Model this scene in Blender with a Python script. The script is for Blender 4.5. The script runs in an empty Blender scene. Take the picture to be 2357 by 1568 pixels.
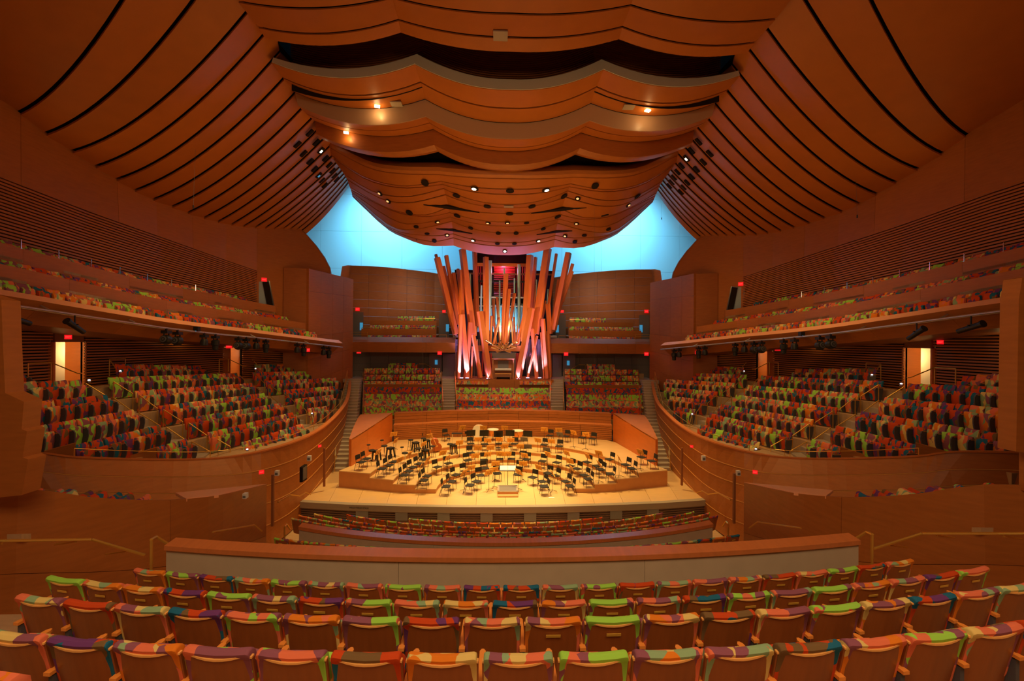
import bpy, math, random
from mathutils import Vector, Matrix, Euler
random.seed(11)
S = bpy.context.scene
COL = S.collection
PI = math.pi
V = Vector

# ------------------------------------------------------------------ camera
YAW, ROLL, ZC = 0.0325, 0.0075, 8.4
cd = bpy.data.cameras.new('camera'); cam = bpy.data.objects.new('camera', cd); COL.objects.link(cam)
cd.sensor_fit = 'HORIZONTAL'; cd.sensor_width = 36.0; cd.lens = 36.0 * 1000 / 2357
cd.clip_start = 0.05; cd.clip_end = 300
cam.location = (-0.48, 0, ZC)
cam.rotation_euler = (Matrix.Rotation(-YAW, 3, 'Z') @ Matrix.Rotation(PI / 2, 3, 'X') @ Matrix.Rotation(ROLL, 3, 'Z')).to_euler()
S.camera = cam

# ------------------------------------------------------------------ world, exposure, lights
S.view_settings.view_transform = 'Standard'
S.view_settings.look = 'None'
S.view_settings.gamma = 1.0
S.view_settings.use_curve_mapping = False
S.view_settings.exposure = 0.0
wd = bpy.data.worlds.new('world'); S.world = wd; wd.use_nodes = True
wd.node_tree.nodes['Background'].inputs[0].default_value = (0.02, 0.012, 0.006, 1)
wd.node_tree.nodes['Background'].inputs[1].default_value = 0.3
S.cycles.max_bounces = 6
S.cycles.diffuse_bounces = 4
S.cycles.glossy_bounces = 2
S.cycles.use_denoising = True
S.cycles.sample_clamp_indirect = 6.0

WARM = (1.0, 0.60, 0.20)
WARM2 = (1.0, 0.67, 0.36)
def area(name, loc, size, watts, color=WARM, target=None, size_y=None, spread=PI):
    l = bpy.data.lights.new(name, 'AREA'); l.energy = watts; l.color = color
    l.shape = 'RECTANGLE'; l.size = size; l.size_y = size_y or size; l.spread = spread
    o = bpy.data.objects.new(name, l); COL.objects.link(o); o.location = loc
    d = (V(target) - V(loc)) if target else V((0, 0, -1))
    o.rotation_euler = d.to_track_quat('-Z', 'Y').to_euler()
    return o
def spot(name, loc, target, watts, color=WARM, angle=60, blend=0.6, radius=0.15):
    l = bpy.data.lights.new(name, 'SPOT'); l.energy = watts; l.color = color
    l.spot_size = math.radians(angle); l.spot_blend = blend; l.shadow_soft_size = radius
    o = bpy.data.objects.new(name, l); COL.objects.link(o); o.location = loc
    o.rotation_euler = (V(target) - V(loc)).to_track_quat('-Z', 'Y').to_euler()
    return o
def point(name, loc, watts, color=WARM, radius=0.2):
    l = bpy.data.lights.new(name, 'POINT'); l.energy = watts; l.color = color; l.shadow_soft_size = radius
    o = bpy.data.objects.new(name, l); COL.objects.link(o); o.location = loc
    return o

# unseen fill lamps added in mid-air over the stalls and along the sides
area('hall_fill', (0, -1, 15), 12, 900, WARM2, (0, 9, 3), 4)
area('hall_fill', (0, 13, 18), 12, 340, WARM, (0, 16, 0), 6)
for s in (-1, 1):
    area('hall_fill', (s * 13, 22, 16.0), 5, 170, WARM, (s * 17, 25, 2), 10, 1.7)
    area('hall_fill', (s * 9, 32, 16), 4, 110, WARM, (s * 16, 32, 2), 8, 1.7)
    area('ceiling_fill', (s * 15.5, 22, 12.6), 3, 30, WARM, (s * 9, 24, 24), 14)  # unseen panel added to wash the ceiling from below
    spot('organ_fill', (s * 13.0, 33, 9.6), (s * -1.5, 41, 12), 5200, (1.0, 0.50, 0.13), 34, .8, .25)  # unseen spot added to brighten the organ pipes
area('stage_bounce_fill', (0, 25, 4.5), 12, 450, WARM, (0, 24, 22), 8)  # floating panel added in place of bounce off the stage
for s in (-1, 1): area('loft_fill', (s * 8, 38.5, 15), 3, 60, (1.0, .66, .42), (s * 10, 46, 11.5), 2, 1.7)  # unseen fill added for the loft walls
area('choir_fill', (0, 33, 13.5), 8, 170, (1.0, .68, .36), (0, 40.5, 4.5), 2, 1.6)  # unseen fill added for the choir seats
# stage lights in the canopy
spot('riser_front_fill', (0, 15, 17.5), (0, 26.5, 1.0), 3600, (1.0, 0.58, 0.18), 48, .9, .4)  # unseen lamp added to brighten the riser fronts
for x, y, w in ((-3, 27, 5600), (3, 27, 5600), (0, 30, 5200), (-7, 26.5, 4200), (7, 26.5, 4200)):
    spot('stage_light', (x, y, 15.6), (x * 1.05, y - 0.3, 0.5), w, (1.0, 0.66, 0.22), 70, 0.9, 0.35)
spot('stage_light', (0, 24.5, 16.2), (0, 22.9, 0), 7000, (1.0, 0.78, 0.42), 30, 0.8, 0.2)
for s in (-1, 1): spot('canopy_rim_fill', (s * 17.6, 17, 10.6), (s * -3, 28, 19.4), 1500, (1.0, 0.56, 0.16), 52, .9, .2)  # unseen spots added to lift the canopy rim out of the dark
# daylight behind the canopy, onto the plaster wall at the back
for s in (-1, 1):
    area('skylight', (s * 14.5, 48.5, 27), 6, 1850, (0.16, 0.66, 1.0), (s * 13.5, 54.5, 19), 4, 2.2)
area('skylight', (0, 46, 25), 8, 520, (0.03, 0.42, 1.0), (0, 54.5, 17), 3)

# ------------------------------------------------------------------ picture point -> point in the hall at depth y
def ray(px, py):
    u = (px - 1178.5) / 1000; v = (784 - py) / 1000
    u, v = u - v * ROLL, v + u * ROLL
    c, s = math.cos(YAW), math.sin(YAW)
    return u * c + s, c - u * s, v
def at(px, py, y):
    a, b, c = ray(px, py); t = y / b
    return V((-0.48 + a * t, y, ZC + c * t))

# ------------------------------------------------------------------ materials
def mat(name, color, rough=0.5, metal=0.0, emit=None, strength=0.0, vary=0.0, grain=0.0, gscale=(1, 1, 1), spec=0.4, bump=0.0):
    m = bpy.data.materials.new(name); m.use_nodes = True
    nt = m.node_tree; n = nt.nodes; L = nt.links
    b = n['Principled BSDF']
    b.inputs['Base Color'].default_value = (*color, 1); b.inputs['Roughness'].default_value = rough
    b.inputs['Metallic'].default_value = metal; b.inputs['Specular IOR Level'].default_value = spec
    if emit:
        b.inputs['Emission Color'].default_value = (*emit, 1); b.inputs['Emission Strength'].default_value = strength
    if vary or grain:
        hsv = n.new('ShaderNodeHueSaturation'); hsv.inputs['Color'].default_value = (*color, 1)
        add = n.new('ShaderNodeMath'); add.operation = 'ADD'; add.inputs[0].default_value = 1.0; add.inputs[1].default_value = 0.0
        if vary:
            oi = n.new('ShaderNodeObjectInfo')
            mr = n.new('ShaderNodeMapRange'); mr.inputs[3].default_value = 1 - vary; mr.inputs[4].default_value = 1 + vary
            L.new(oi.outputs['Random'], mr.inputs[0]); L.new(mr.outputs[0], add.inputs[0])
        if grain:
            tc = n.new('ShaderNodeTexCoord'); mp = n.new('ShaderNodeMapping'); mp.inputs['Scale'].default_value = gscale
            nz = n.new('ShaderNodeTexNoise'); nz.inputs['Scale'].default_value = 3.0; nz.inputs['Detail'].default_value = 5
            L.new(tc.outputs['Object'], mp.inputs[0]); L.new(mp.outputs[0], nz.inputs['Vector'])
            mr2 = n.new('ShaderNodeMapRange'); mr2.inputs[1].default_value = .3; mr2.inputs[2].default_value = .7
            mr2.inputs[3].default_value = -grain; mr2.inputs[4].default_value = grain
            L.new(nz.outputs['Fac'], mr2.inputs[0]); L.new(mr2.outputs[0], add.inputs[1])
            if bump:
                bp = n.new('ShaderNodeBump'); bp.inputs['Strength'].default_value = bump
                L.new(nz.outputs['Fac'], bp.inputs['Height']); L.new(bp.outputs[0], b.inputs['Normal'])
        L.new(add.outputs[0], hsv.inputs['Value']); L.new(hsv.outputs[0], b.inputs['Base Color'])
    return m

def fabric(name, cols, scale=5.0):
    m = bpy.data.materials.new(name); m.use_nodes = True
    nt = m.node_tree; n = nt.nodes; L = nt.links; b = n['Principled BSDF']
    b.inputs['Roughness'].default_value = 0.9; b.inputs['Specular IOR Level'].default_value = 0.15
    tc = n.new('ShaderNodeTexCoord'); oi = n.new('ShaderNodeObjectInfo')
    mul = n.new('ShaderNodeMath'); mul.operation = 'MULTIPLY'; mul.inputs[1].default_value = 37.0
    L.new(oi.outputs['Random'], mul.inputs[0])
    ad = n.new('ShaderNodeVectorMath'); L.new(tc.outputs['Object'], ad.inputs[0]); L.new(mul.outputs[0], ad.inputs[1])
    nz = n.new('ShaderNodeTexNoise'); nz.inputs['Scale'].default_value = 4.5; nz.inputs['Detail'].default_value = 0.5
    L.new(ad.outputs[0], nz.inputs['Vector'])
    sc = n.new('ShaderNodeVectorMath'); sc.operation = 'SCALE'; sc.inputs['Scale'].default_value = 0.22
    L.new(nz.outputs['Color'], sc.inputs[0])
    a2 = n.new('ShaderNodeVectorMath'); L.new(ad.outputs[0], a2.inputs[0]); L.new(sc.outputs[0], a2.inputs[1])
    mp = n.new('ShaderNodeMapping'); mp.inputs['Scale'].default_value = (1.5, 0.8, 0.8); mp.inputs['Rotation'].default_value = (0.3, 0.5, 0.5)
    L.new(a2.outputs[0], mp.inputs[0])
    vo = n.new('ShaderNodeTexVoronoi'); vo.inputs['Scale'].default_value = scale
    L.new(mp.outputs[0], vo.inputs['Vector'])
    sep = n.new('ShaderNodeSeparateColor'); L.new(vo.outputs['Color'], sep.inputs[0])
    cr = n.new('ShaderNodeValToRGB'); cr.color_ramp.interpolation = 'CONSTANT'
    e = cr.color_ramp.elements
    while len(e) < len(cols): e.new(0.5)
    for i, c in enumerate(cols): e[i].position = i / len(cols); e[i].color = (*c, 1)
    L.new(sep.outputs[0], cr.inputs[0]); L.new(cr.outputs[0], b.inputs['Base Color'])
    return m

WOODC = (0.43, 0.140, 0.030)
M = {}
M['wood'] = mat('fir_wood', WOODC, 0.42, vary=.07, grain=.08, gscale=(.6, .6, 4))
M['ceil'] = mat('ceiling_wood', (0.48, 0.145, 0.018), 0.5, vary=.06, grain=.05, gscale=(.4, .4, .4))
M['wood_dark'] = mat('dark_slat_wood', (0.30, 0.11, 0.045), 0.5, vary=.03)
M['void'] = mat('dark_void', (0.012, 0.005, 0.003), 0.9)  # near-black colour stands in for shade in gaps and hollows
M['fascia'] = mat('sheen_grey_fascia', (0.56, 0.38, 0.24), 0.35, vary=.04)  # greyed to paint a neutral sheen into the wood
M['pipewood'] = mat('organ_pipe_wood', (0.72, 0.20, 0.06), 0.38, vary=.09, grain=.05, gscale=(3, 3, .4))
M['sheenfascia'] = mat('sheen_pale_fascia', (0.62, 0.60, 0.50), 0.4)  # pale base colour stands in for reflected light
M['litlipwood'] = mat('lit_lip_wood', (0.95, 0.46, 0.25), 0.3, vary=.03)  # wood lightened to stand in for light from above
M['redwood'] = mat('orange_wood_panel', (0.68, 0.185, 0.03), 0.35, vary=.05, grain=.05, gscale=(.5, .5, 3))
M['capwood'] = mat('cap_wood', (0.62, 0.20, 0.06), 0.3, vary=.04, grain=.06, gscale=(4, .5, 1))
M['seatwood'] = mat('seat_back_wood', (0.32, 0.090, 0.018), 0.36, vary=.06, grain=.10, gscale=(6, 1, .7))
M['armwood'] = mat('arm_wood', (0.80, 0.28, 0.05), 0.35, grain=.06)
M['edgewood'] = mat('edge_wood', (0.85, 0.42, 0.12), 0.4)
M['stage'] = mat('maple_floor', (0.72, 0.47, 0.22), 0.32, vary=.05, grain=.07, gscale=(.4, 5, 1))
M['riserwood'] = mat('riser_wood', (0.62, 0.27, 0.09), 0.4, vary=.05, grain=.05)
M['plaster'] = mat('beige_plaster', (0.54, 0.44, 0.31), 0.8, grain=.04)
M['white'] = mat('white_plaster', (0.80, 0.82, 0.83), 0.8)
M['floor'] = mat('oak_floor', (0.52, 0.34, 0.19), 0.5, vary=.05, grain=.08, gscale=(1, 4, 1))
M['frontslat'] = mat('front_slat_wood', (0.19, 0.115, 0.075), 0.55, vary=.04)
M['step'] = mat('step_wood', (0.46, 0.38, 0.30), 0.5, vary=.05)
M['nosing'] = mat('step_edge', (0.64, 0.54, 0.42), 0.5)
M['brass'] = mat('brass', (0.80, 0.48, 0.10), 0.28, 0.75)
M['gold'] = mat('gold_plate', (0.85, 0.52, 0.08), 0.35, 0.4)
M['chrome'] = mat('chrome', (0.80, 0.84, 0.86), 0.12, 1.0)
M['pipemetal'] = mat('cool_sheen_pipe_metal', (0.42, 0.80, 0.90), 0.2, .35)  # cool reflections put into the base colour
M['bluetint'] = mat('blue_light_tint', (0.36, 0.52, 0.70), 0.6)  # blue light of the passage put into the colour
M['steel'] = mat('steel_pipe', (0.52, 0.48, 0.50), 0.35, .8)
M['black'] = mat('black_metal', (0.012, 0.012, 0.014), 0.4)
M['blackpad'] = mat('black_pad', (0.018, 0.015, 0.014), 0.7)
M['armdark'] = mat('dark_arm_panel', (0.085, 0.08, 0.095), 0.6)
M['greyplas'] = mat('grey_plastic', (0.16, 0.15, 0.15), 0.5)
M['grey'] = mat('grey_vent', (0.24, 0.23, 0.21), 0.6)
M['greywall'] = mat('grey_wall_panel', (0.20, 0.17, 0.155), 0.6, vary=.08)
M['lip'] = mat('stage_lip', (0.36, 0.29, 0.21), 0.6)
M['cream'] = mat('cream_wall', (0.85, 0.68, 0.42), 0.8)
M['paper'] = mat('white_paper', (0.9, 0.88, 0.82), 0.8)
M['standwood'] = mat('stand_wood', (0.85, 0.40, 0.045), 0.4, vary=.05)
M['copper'] = mat('copper', (0.75, 0.30, 0.08), 0.3, .9)
M['skin'] = mat('drum_skin', (0.85, 0.78, 0.66), 0.7)
M['cello'] = mat('varnished_wood', (0.48, 0.11, 0.015), 0.25)
M['exit'] = mat('exit_red', (0.5, 0.01, 0.01), 0.5, emit=(1, 0.01, 0.015), strength=0.85)
M['exitl'] = mat('exit_letter', (0.9, 0.1, 0.08), 0.5, emit=(1, 0.10, 0.08), strength=1.3)
M['lamp'] = mat('lamp_lens', (1, .9, .7), 0.5, emit=(1.0, 0.80, 0.48), strength=9.0)
M['lampdim'] = mat('lamp_lens_dim', (1, .7, .4), 0.5, emit=(1.0, 0.55, 0.2), strength=1.1)
M['pinklamp'] = mat('pink_lamp', (1, .7, 1), 0.5, emit=(0.85, 0.45, 1.0), strength=5.0)
M['whiteled'] = mat('white_step_light', (1, 1, 1), 0.5, emit=(0.9, 0.95, 1.0), strength=3.0)
M['bluelit'] = mat('blue_screen', (.1, .3, .5), 0.5, emit=(0.05, 0.42, 0.75), strength=0.5)
M['whitebox'] = mat('white_speaker', (0.75, 0.74, 0.74), 0.5)
M['redslat'] = mat('red_slat', (0.45, 0.05, 0.05), 0.4, vary=.05)
M['ink'] = mat('engraved_ink', (0.06, 0.05, 0.04), 0.8)
M['brownmetal'] = mat('console_wood', (0.42, 0.16, 0.07), 0.4)
FABN = ('orange, peach and sage', 'lime and mauve', 'red, blue and purple', 'sage, coral and yellow')
LIME, MAUVE, CORAL, SAGE, ORNG, YEL = (.36, .72, .09), (.30, .10, .15), (.82, .20, .10), (.30, .46, .25), (.80, .23, .02), (.80, .60, .20)
RED, BLU, PUR, OLV = (.62, .075, .015), (.02, .15, .27), (.17, .05, .20), (.20, .12, .05)
FAB = [fabric('fabric_orange', [ORNG, CORAL, SAGE, ORNG, YEL, MAUVE, CORAL]), fabric('fabric_lime', [LIME, MAUVE, LIME, CORAL, LIME, MAUVE]),
       fabric('fabric_red', [RED, BLU, RED, PUR, RED, OLV]), fabric('fabric_sage', [SAGE, CORAL, SAGE, MAUVE, YEL, CORAL])]

# ------------------------------------------------------------------ mesh helpers
class MB:
    def __init__(s): s.v = []; s.f = []
    def add(s, vs, fs):
        o = len(s.v); s.v += [tuple(p) for p in vs]; s.f += [tuple(i + o for i in f) for f in fs]; return s
    def box(s, c, d, rz=0, m=None):
        x, y, z = d[0] / 2, d[1] / 2, d[2] / 2
        vs = [V((a * x, b * y, e * z)) for e in (-1, 1) for b in (-1, 1) for a in (-1, 1)]
        if m is not None: vs = [m @ p for p in vs]
        if rz: R = Matrix.Rotation(rz, 3, 'Z'); vs = [R @ p for p in vs]
        return s.add([p + V(c) for p in vs], [(0, 2, 3, 1), (4, 5, 7, 6), (0, 1, 5, 4), (2, 6, 7, 3), (0, 4, 6, 2), (1, 3, 7, 5)])
    def tube(s, p0, p1, r, n=6, r2=None, tw=0.0):
        p0, p1 = V(p0), V(p1); r2 = r if r2 is None else r2
        d = (p1 - p0).normalized(); a = d.orthogonal().normalized()
        if abs(d.z) > .3: a = (V((1, 0, 0)) - d * d.x).normalized()
        b = d.cross(a); vs = []
        for p, q in ((p0, r), (p1, r2)):
            for i in range(n):
                t = 2 * PI * (i + .5) / n + tw
                vs.append(p + (a * math.cos(t) + b * math.sin(t)) * q)
        fs = [(i, (i + 1) % n, n + (i + 1) % n, n + i) for i in range(n)] + [tuple(range(n - 1, -1, -1)), tuple(range(n, 2 * n))]
        return s.add(vs, fs)
    def path(s, pts, r, n=6):
        for a, b in zip(pts, pts[1:]): s.tube(a, b, r, n)
        return s
    def lathe(s, prof, c, n=12):
        vs = []; k = len(prof)
        for r, z in prof:
            for i in range(n): t = 2 * PI * i / n; vs.append(V(c) + V((r * math.cos(t), r * math.sin(t), z)))
        fs = [(j * n + i, j * n + (i + 1) % n, (j + 1) * n + (i + 1) % n, (j + 1) * n + i) for j in range(k - 1) for i in range(n)]
        fs += [tuple(range(n - 1, -1, -1)), tuple(range((k - 1) * n, k * n))]
        return s.add(vs, fs)
    def grid(s, P, th=0.05, d=None):
        """a slab: rows x cols of points, thickened along d (or its own normals)"""
        r, c = len(P), len(P[0]); top = [V(p) for row in P for p in row]
        if d is None:
            bot = []
            for i in range(r):
                for j in range(c):
                    a = P[min(i + 1, r - 1)][j] - P[max(i - 1, 0)][j]; b = P[i][min(j + 1, c - 1)] - P[i][max(j - 1, 0)]
                    nn = a.cross(b); nn = nn.normalized() if nn.length > 1e-9 else V((0, 0, 1))
                    bot.append(P[i][j] + nn * th)
        else: bot = [p + V(d) * th for p in top]
        n = r * c; fs = []
        for i in range(r - 1):
            for j in range(c - 1):
                q = (i * c + j, i * c + j + 1, (i + 1) * c + j + 1, (i + 1) * c + j)
                fs.append(q); fs.append(tuple(k + n for k in reversed(q)))
        for j in range(c - 1):
            fs.append((j + 1, j, n + j, n + j + 1)); e = (r - 1) * c + j; fs.append((e, e + 1, n + e + 1, n + e))
        for i in range(r - 1):
            a, b = i * c, (i + 1) * c; fs.append((a, b, n + b, n + a)); a += c - 1; b += c - 1; fs.append((b, a, n + a, n + b))
        return s.add(top + bot, fs)
    def prism(s, poly, d):
        """closed polygon of 3D points pushed along vector d"""
        n = len(poly); d = V(d); vs = [V(p) for p in poly] + [V(p) + d for p in poly]
        return s.add(vs, [tuple(range(n)), tuple(range(2 * n - 1, n - 1, -1))] + [(i, n + i, n + (i + 1) % n, (i + 1) % n) for i in range(n)])
    def sweep(s, prof, xs, sc, dip=None):
        """closed yz profile carried along x; sc scales it about its middle at each station"""
        cy = sum(p[0] for p in prof) / len(prof); cz = sum(p[1] for p in prof) / len(prof); k = len(prof); vs = []
        for x, q in zip(xs, sc):
            for y, z in prof:
                zz = cz + (z - cz) * q
                if dip: zz -= dip(x, z)
                vs.append(V((x, cy + (y - cy) * q, zz)))
        fs = [(i * k + j, i * k + (j + 1) % k, (i + 1) * k + (j + 1) % k, (i + 1) * k + j) for i in range(len(xs) - 1) for j in range(k)]
        fs += [tuple(range(k - 1, -1, -1)), tuple(range((len(xs) - 1) * k, len(xs) * k))]
        return s.add(vs, fs)
    def mesh(s, name, material, smooth=False):
        me = bpy.data.meshes.new(name); me.from_pydata(s.v, [], s.f)
        import bmesh
        bm = bmesh.new(); bm.from_mesh(me); bmesh.ops.recalc_face_normals(bm, faces=bm.faces); bm.to_mesh(me); bm.free()
        if smooth:
            me.polygons.foreach_set('use_smooth', [True] * len(me.polygons))
            me.set_sharp_from_angle(angle=math.radians(40))
        if material: me.materials.append(material)
        return me

def put(name, me, parent=None, loc=None, rz=None):
    o = bpy.data.objects.new(name, me); COL.objects.link(o)
    if parent: o.parent = parent
    if loc is not None: o.location = loc
    if rz is not None: o.rotation_euler = (0, 0, rz)
    return o
def obj(name, mb, material, parent=None, smooth=False): return put(name, mb.mesh(name, material, smooth), parent)
def tag(o, label, cat, group=None):
    o['label'] = label; o['category'] = cat
    if group: o['group'] = group
    return o
def thing(name, label, cat, loc=(0, 0, 0), rz=0, group=None):
    o = put(name, None, None, loc, rz); return tag(o, label, cat, group)
def struct(name, label=None):
    o = put(name, None); o['kind'] = 'structure'
    if label: o['label'] = label
    return o
def stuff(o): o['kind'] = 'stuff'; return o
def mir(p, s): return V((p[0] * -s, p[1], p[2]))      # s = -1 keeps the left-hand (negative x) layout, s = 1 mirrors it
SIDES = ((-1, 'left'), (1, 'right'))
def lerp(a, b, t): return a + (b - a) * t
def interp(pts, t):
    """point at share t along a polyline of tuples, by length"""
    ps = [V(p) for p in pts]; ls = [(b - a).length for a, b in zip(ps, ps[1:])]; L = sum(ls) * min(max(t, 0), 1)
    for a, b, l in zip(ps, ps[1:], ls):
        if L <= l or b is ps[-1]: return a.lerp(b, min(1, L / l) if l else 0)
        L -= l
def resample(pts, n): return [interp(pts, i / (n - 1)) for i in range(n)]
def smoothline(pts, n):
    """Catmull-Rom through points"""
    ps = [V(p) for p in pts]; out = []
    for i in range(n):
        t = i / (n - 1) * (len(ps) - 1); k = min(int(t), len(ps) - 2); f = t - k
        p0, p1, p2, p3 = ps[max(k - 1, 0)], ps[k], ps[k + 1], ps[min(k + 2, len(ps) - 1)]
        out.append(0.5 * ((2 * p1) + (p2 - p0) * f + (2 * p0 - 5 * p1 + 4 * p2 - p3) * f * f + (3 * p1 - p0 - 3 * p2 + p3) * f ** 3))
    return out
def fy(tbl, y):
    """piecewise linear value from (y, value) pairs"""
    if y <= tbl[0][0]: return tbl[0][1]
    for (a, b), (c, d) in zip(tbl, tbl[1:]):
        if y <= c: return lerp(b, d, (y - a) / (c - a))
    return tbl[-1][1]
def panels(name, A, B, k, material, parent, th=0.08, gap=0.02, d=None, sub=4, rows=1):
    """wall cladding between polylines A and B cut into k panels along and rows up, each its own mesh"""
    n = k * sub + 1; a = resample(A, n); b = resample(B, n)
    for r in range(rows):
        t0, t1 = r / rows, (r + 1) / rows
        for i in range(k):
            ia = list(range(i * sub, i * sub + sub + 1)); top = []; bot = []
            for q, j in enumerate(ia):
                pa, pb = a[j].copy(), b[j].copy()
                if q == 0: dd = (a[j + 1] - a[j]).normalized() * gap / 2; pa += dd; pb += dd
                if q == sub: dd = (a[j] - a[j - 1]).normalized() * gap / 2; pa -= dd; pb -= dd
                e = gap / 2 / max((pb - pa).length, .01)
                top.append(pa.lerp(pb, t0 + e * (r > 0))); bot.append(pa.lerp(pb, t1 - e * (r < rows - 1)))
            obj(name, MB().grid([top, bot], th, d), material, parent)
def text_mesh(name, body, size, material, space=1.0):
    f = bpy.data.curves.new(name, 'FONT'); f.body = body; f.size = size; f.extrude = .004; f.align_x = 'CENTER'; f.align_y = 'CENTER'; f.space_character = space; f.resolution_u = 3
    o = bpy.data.objects.new('lettering', f); COL.objects.link(o); bpy.context.view_layer.update()
    me = bpy.data.meshes.new_from_object(o.evaluated_get(bpy.context.evaluated_depsgraph_get()))
    bpy.data.objects.remove(o); bpy.data.curves.remove(f); me.name = name; me.materials.clear(); me.materials.append(material)
    return me
def tilted(p0, p1, w, t, hint=V((0, -1, 0))):
    """a square-section beam from p0 to p1: w across the view, t deep"""
    p0, p1 = V(p0), V(p1); d = (p1 - p0).normalized(); a = d.cross(hint).normalized(); b = d.cross(a)
    vs = [p + a * (w / 2 * i) + b * (t / 2 * j) for p in (p0, p1) for i, j in ((-1, -1), (1, -1), (1, 1), (-1, 1))]
    return MB().add(vs, [(3, 2, 1, 0), (4, 5, 6, 7), (0, 1, 5, 4), (1, 2, 6, 5), (2, 3, 7, 6), (3, 0, 4, 7)])
def rail(name, label, paths, posts, parent=None, r=.028, group=None, m='brass'):
    o = thing(name, label, 'handrail', group=group) if parent is None else parent
    for p in paths: obj('rail_bar', MB().path(p, r), M[m], o, True)
    for a, b in posts: obj('rail_post', MB().tube(a, b, r * .85), M[m], o, True)
    return o

# ================================================================== SETTING
# ------------------------------------------------------------------ ceiling: central canopy of scalloped bands
ceiling = struct('ceiling', 'billowing orange wood ceiling of long curved strips with dark joints')
def px_scallop(end, low, cusp, cy, yc, dy=0.0, n=11):
    """one line of the canopy: left end, low point, cusp, then the sagging middle; mirrored about the hall's axis"""
    if isinstance(low, tuple) and not isinstance(low[0], tuple): low = (low,)
    if len(low) == 1:
        (x0, y0), (x1, y1), (x2, y2) = end, low[0], cusp
        xs = [lerp(x0, x2, i / (n - 1)) for i in range(n)]
        q = lambda x: y0 * (x - x1) * (x - x2) / ((x0 - x1) * (x0 - x2)) + y1 * (x - x0) * (x - x2) / ((x1 - x0) * (x1 - x2)) + y2 * (x - x0) * (x - x1) / ((x2 - x0) * (x2 - x1))
        pts = [(x, q(x)) for x in xs]
    else:
        pts = [(p.x, p.y) for p in smoothline([(a, b, 0) for a, b in (end, *low, cusp)], n)]
    xa = 1146 + 480 / yc
    mid = []
    for i in range(1, n):
        x = lerp(cusp[0], xa, i / (n - 1)); mid.append((x, cy + (cusp[1] - cy) * ((x - xa) / (cusp[0] - xa)) ** 2))
    L = []
    for x, y in pts + mid:
        f = max(0, (xa - x) / (xa - end[0])); p = at(x, y, yc + dy * f * f); p.x = min(p.x, 0); L.append(p)
    L[-1].x = 0
    return L + [V((-p.x, p.y, p.z)) for p in reversed(L[:-1])]
NS = 11
def split3(c): return c[:NS], c[NS - 1:3 * NS - 2], c[3 * NS - 3:]
def band(name, A, B, material, th=0.06, g0=0.05, g1=0.05, drop=0.0, d=None):
    for a, b in zip(split3(A), split3(B)):
        top = []; bot = []
        for p, q in zip(a, b):
            l = max((q - p).length, .05); top.append(p.lerp(q, min(.4, g0 / l)) - V((0, 0, drop))); bot.append(p.lerp(q, 1 - min(.4, g1 / l)))
        obj(name, MB().grid([top, bot], th, d or (0, 0, 1)), M[material], ceiling, True)
def backing(*curves, up=0.28):
    curves = [c for c in curves]
    A = [[p + V((0, 0, up)) for p in c] for c in curves]
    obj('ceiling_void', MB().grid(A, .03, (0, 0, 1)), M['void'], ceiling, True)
sc_a = px_scallop((548, 3), (648, 17), (902, -6), 31, 17.3)
sc_a2 = px_scallop((571, 33), (695, 47), (909, 20), 58, 18.1)
sc_a0 = [V((p.x, 10.0, p.z + .35)) for p in sc_a]
sc_am = [V((p.x, 14.0, p.z + .2)) for p in sc_a]
sc_a00 = [V((p.x, -4.0, p.z + .5)) for p in sc_a]
sc_b = px_scallop((595, 62), (741, 77), (917, 45), 85, 18.9)
sc_c = px_scallop((612, 90), (741, 107), (923, 77), 121, 19.7)
sc_d = px_scallop((629, 132), (775, 158), (959.7, 124), 182, 21)
sc_e = px_scallop((625, 143), (775, 179), (954.5, 147), 206, 21)
sc_e2 = px_scallop((641, 162), (790, 200), (961, 168), 235, 21.8)
sc_f = px_scallop((651, 179), (800, 219), (968, 189), 249, 22.5)
sc_g = px_scallop((679, 213), (817, 250), (978.6, 229), 283, 24)
sc_h = px_scallop((686, 243), (844, 287.5), (980, 268.6), 320, 24)
sc_h2 = px_scallop((705, 262), (858, 301), (989, 283), 340, 25, .6)
sc_i = px_scallop((725, 279), (872, 314), (997.6, 298), 348, 26, 1.2)
sc_j = px_scallop((728, 308), (880, 350), (999, 334), 379, 26, 1.2)
sc_k = px_scallop((734, 316), (886, 359), (1006, 346), 391, 26.35, 1.3)
sc_l = [p + V((0, .5, .12)) for p in sc_k]
sc_m = [p + V((0, 1.0, .75)) for p in sc_k]
for A, B in ((sc_a00, sc_a0), (sc_a0, sc_am), (sc_am, sc_a), (sc_a, sc_b), (sc_b, sc_c)): band('ceiling_panel', A, B, 'ceil', drop=.03)
backing(sc_a00, sc_a0, sc_am, sc_a, sc_b, sc_c)
for A, B in ((sc_e, sc_f), (sc_f, sc_g)): band('ceiling_panel', A, B, 'ceil', g0=.04, drop=.02)
backing([p + V((0, .15, 0)) for p in sc_e], sc_f, sc_g)
for A, B in ((sc_h, sc_h2), (sc_h2, sc_i)): band('ceiling_panel', A, B, 'ceil', g0=.03, drop=.01)
backing([p + V((0, .15, 0)) for p in sc_h], sc_h2, sc_i, up=.2)
for A, B, mm in ((sc_d, sc_e, 'sheenfascia'), (sc_g, sc_h, 'fascia'), (sc_i, sc_j, 'wood')): band('ceiling_fascia', A, B, mm, .08, .005, .005, d=(0, 1, 0))
band('ceiling_fascia', sc_j, sc_k, 'wood', .08, 0, 0, d=(0, 1, .6)); band('ceiling_fascia', sc_k, sc_l, 'wood', .08, 0, 0); band('ceiling_fascia', sc_l, sc_m, 'wood_dark', .08, 0, 0)
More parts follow.
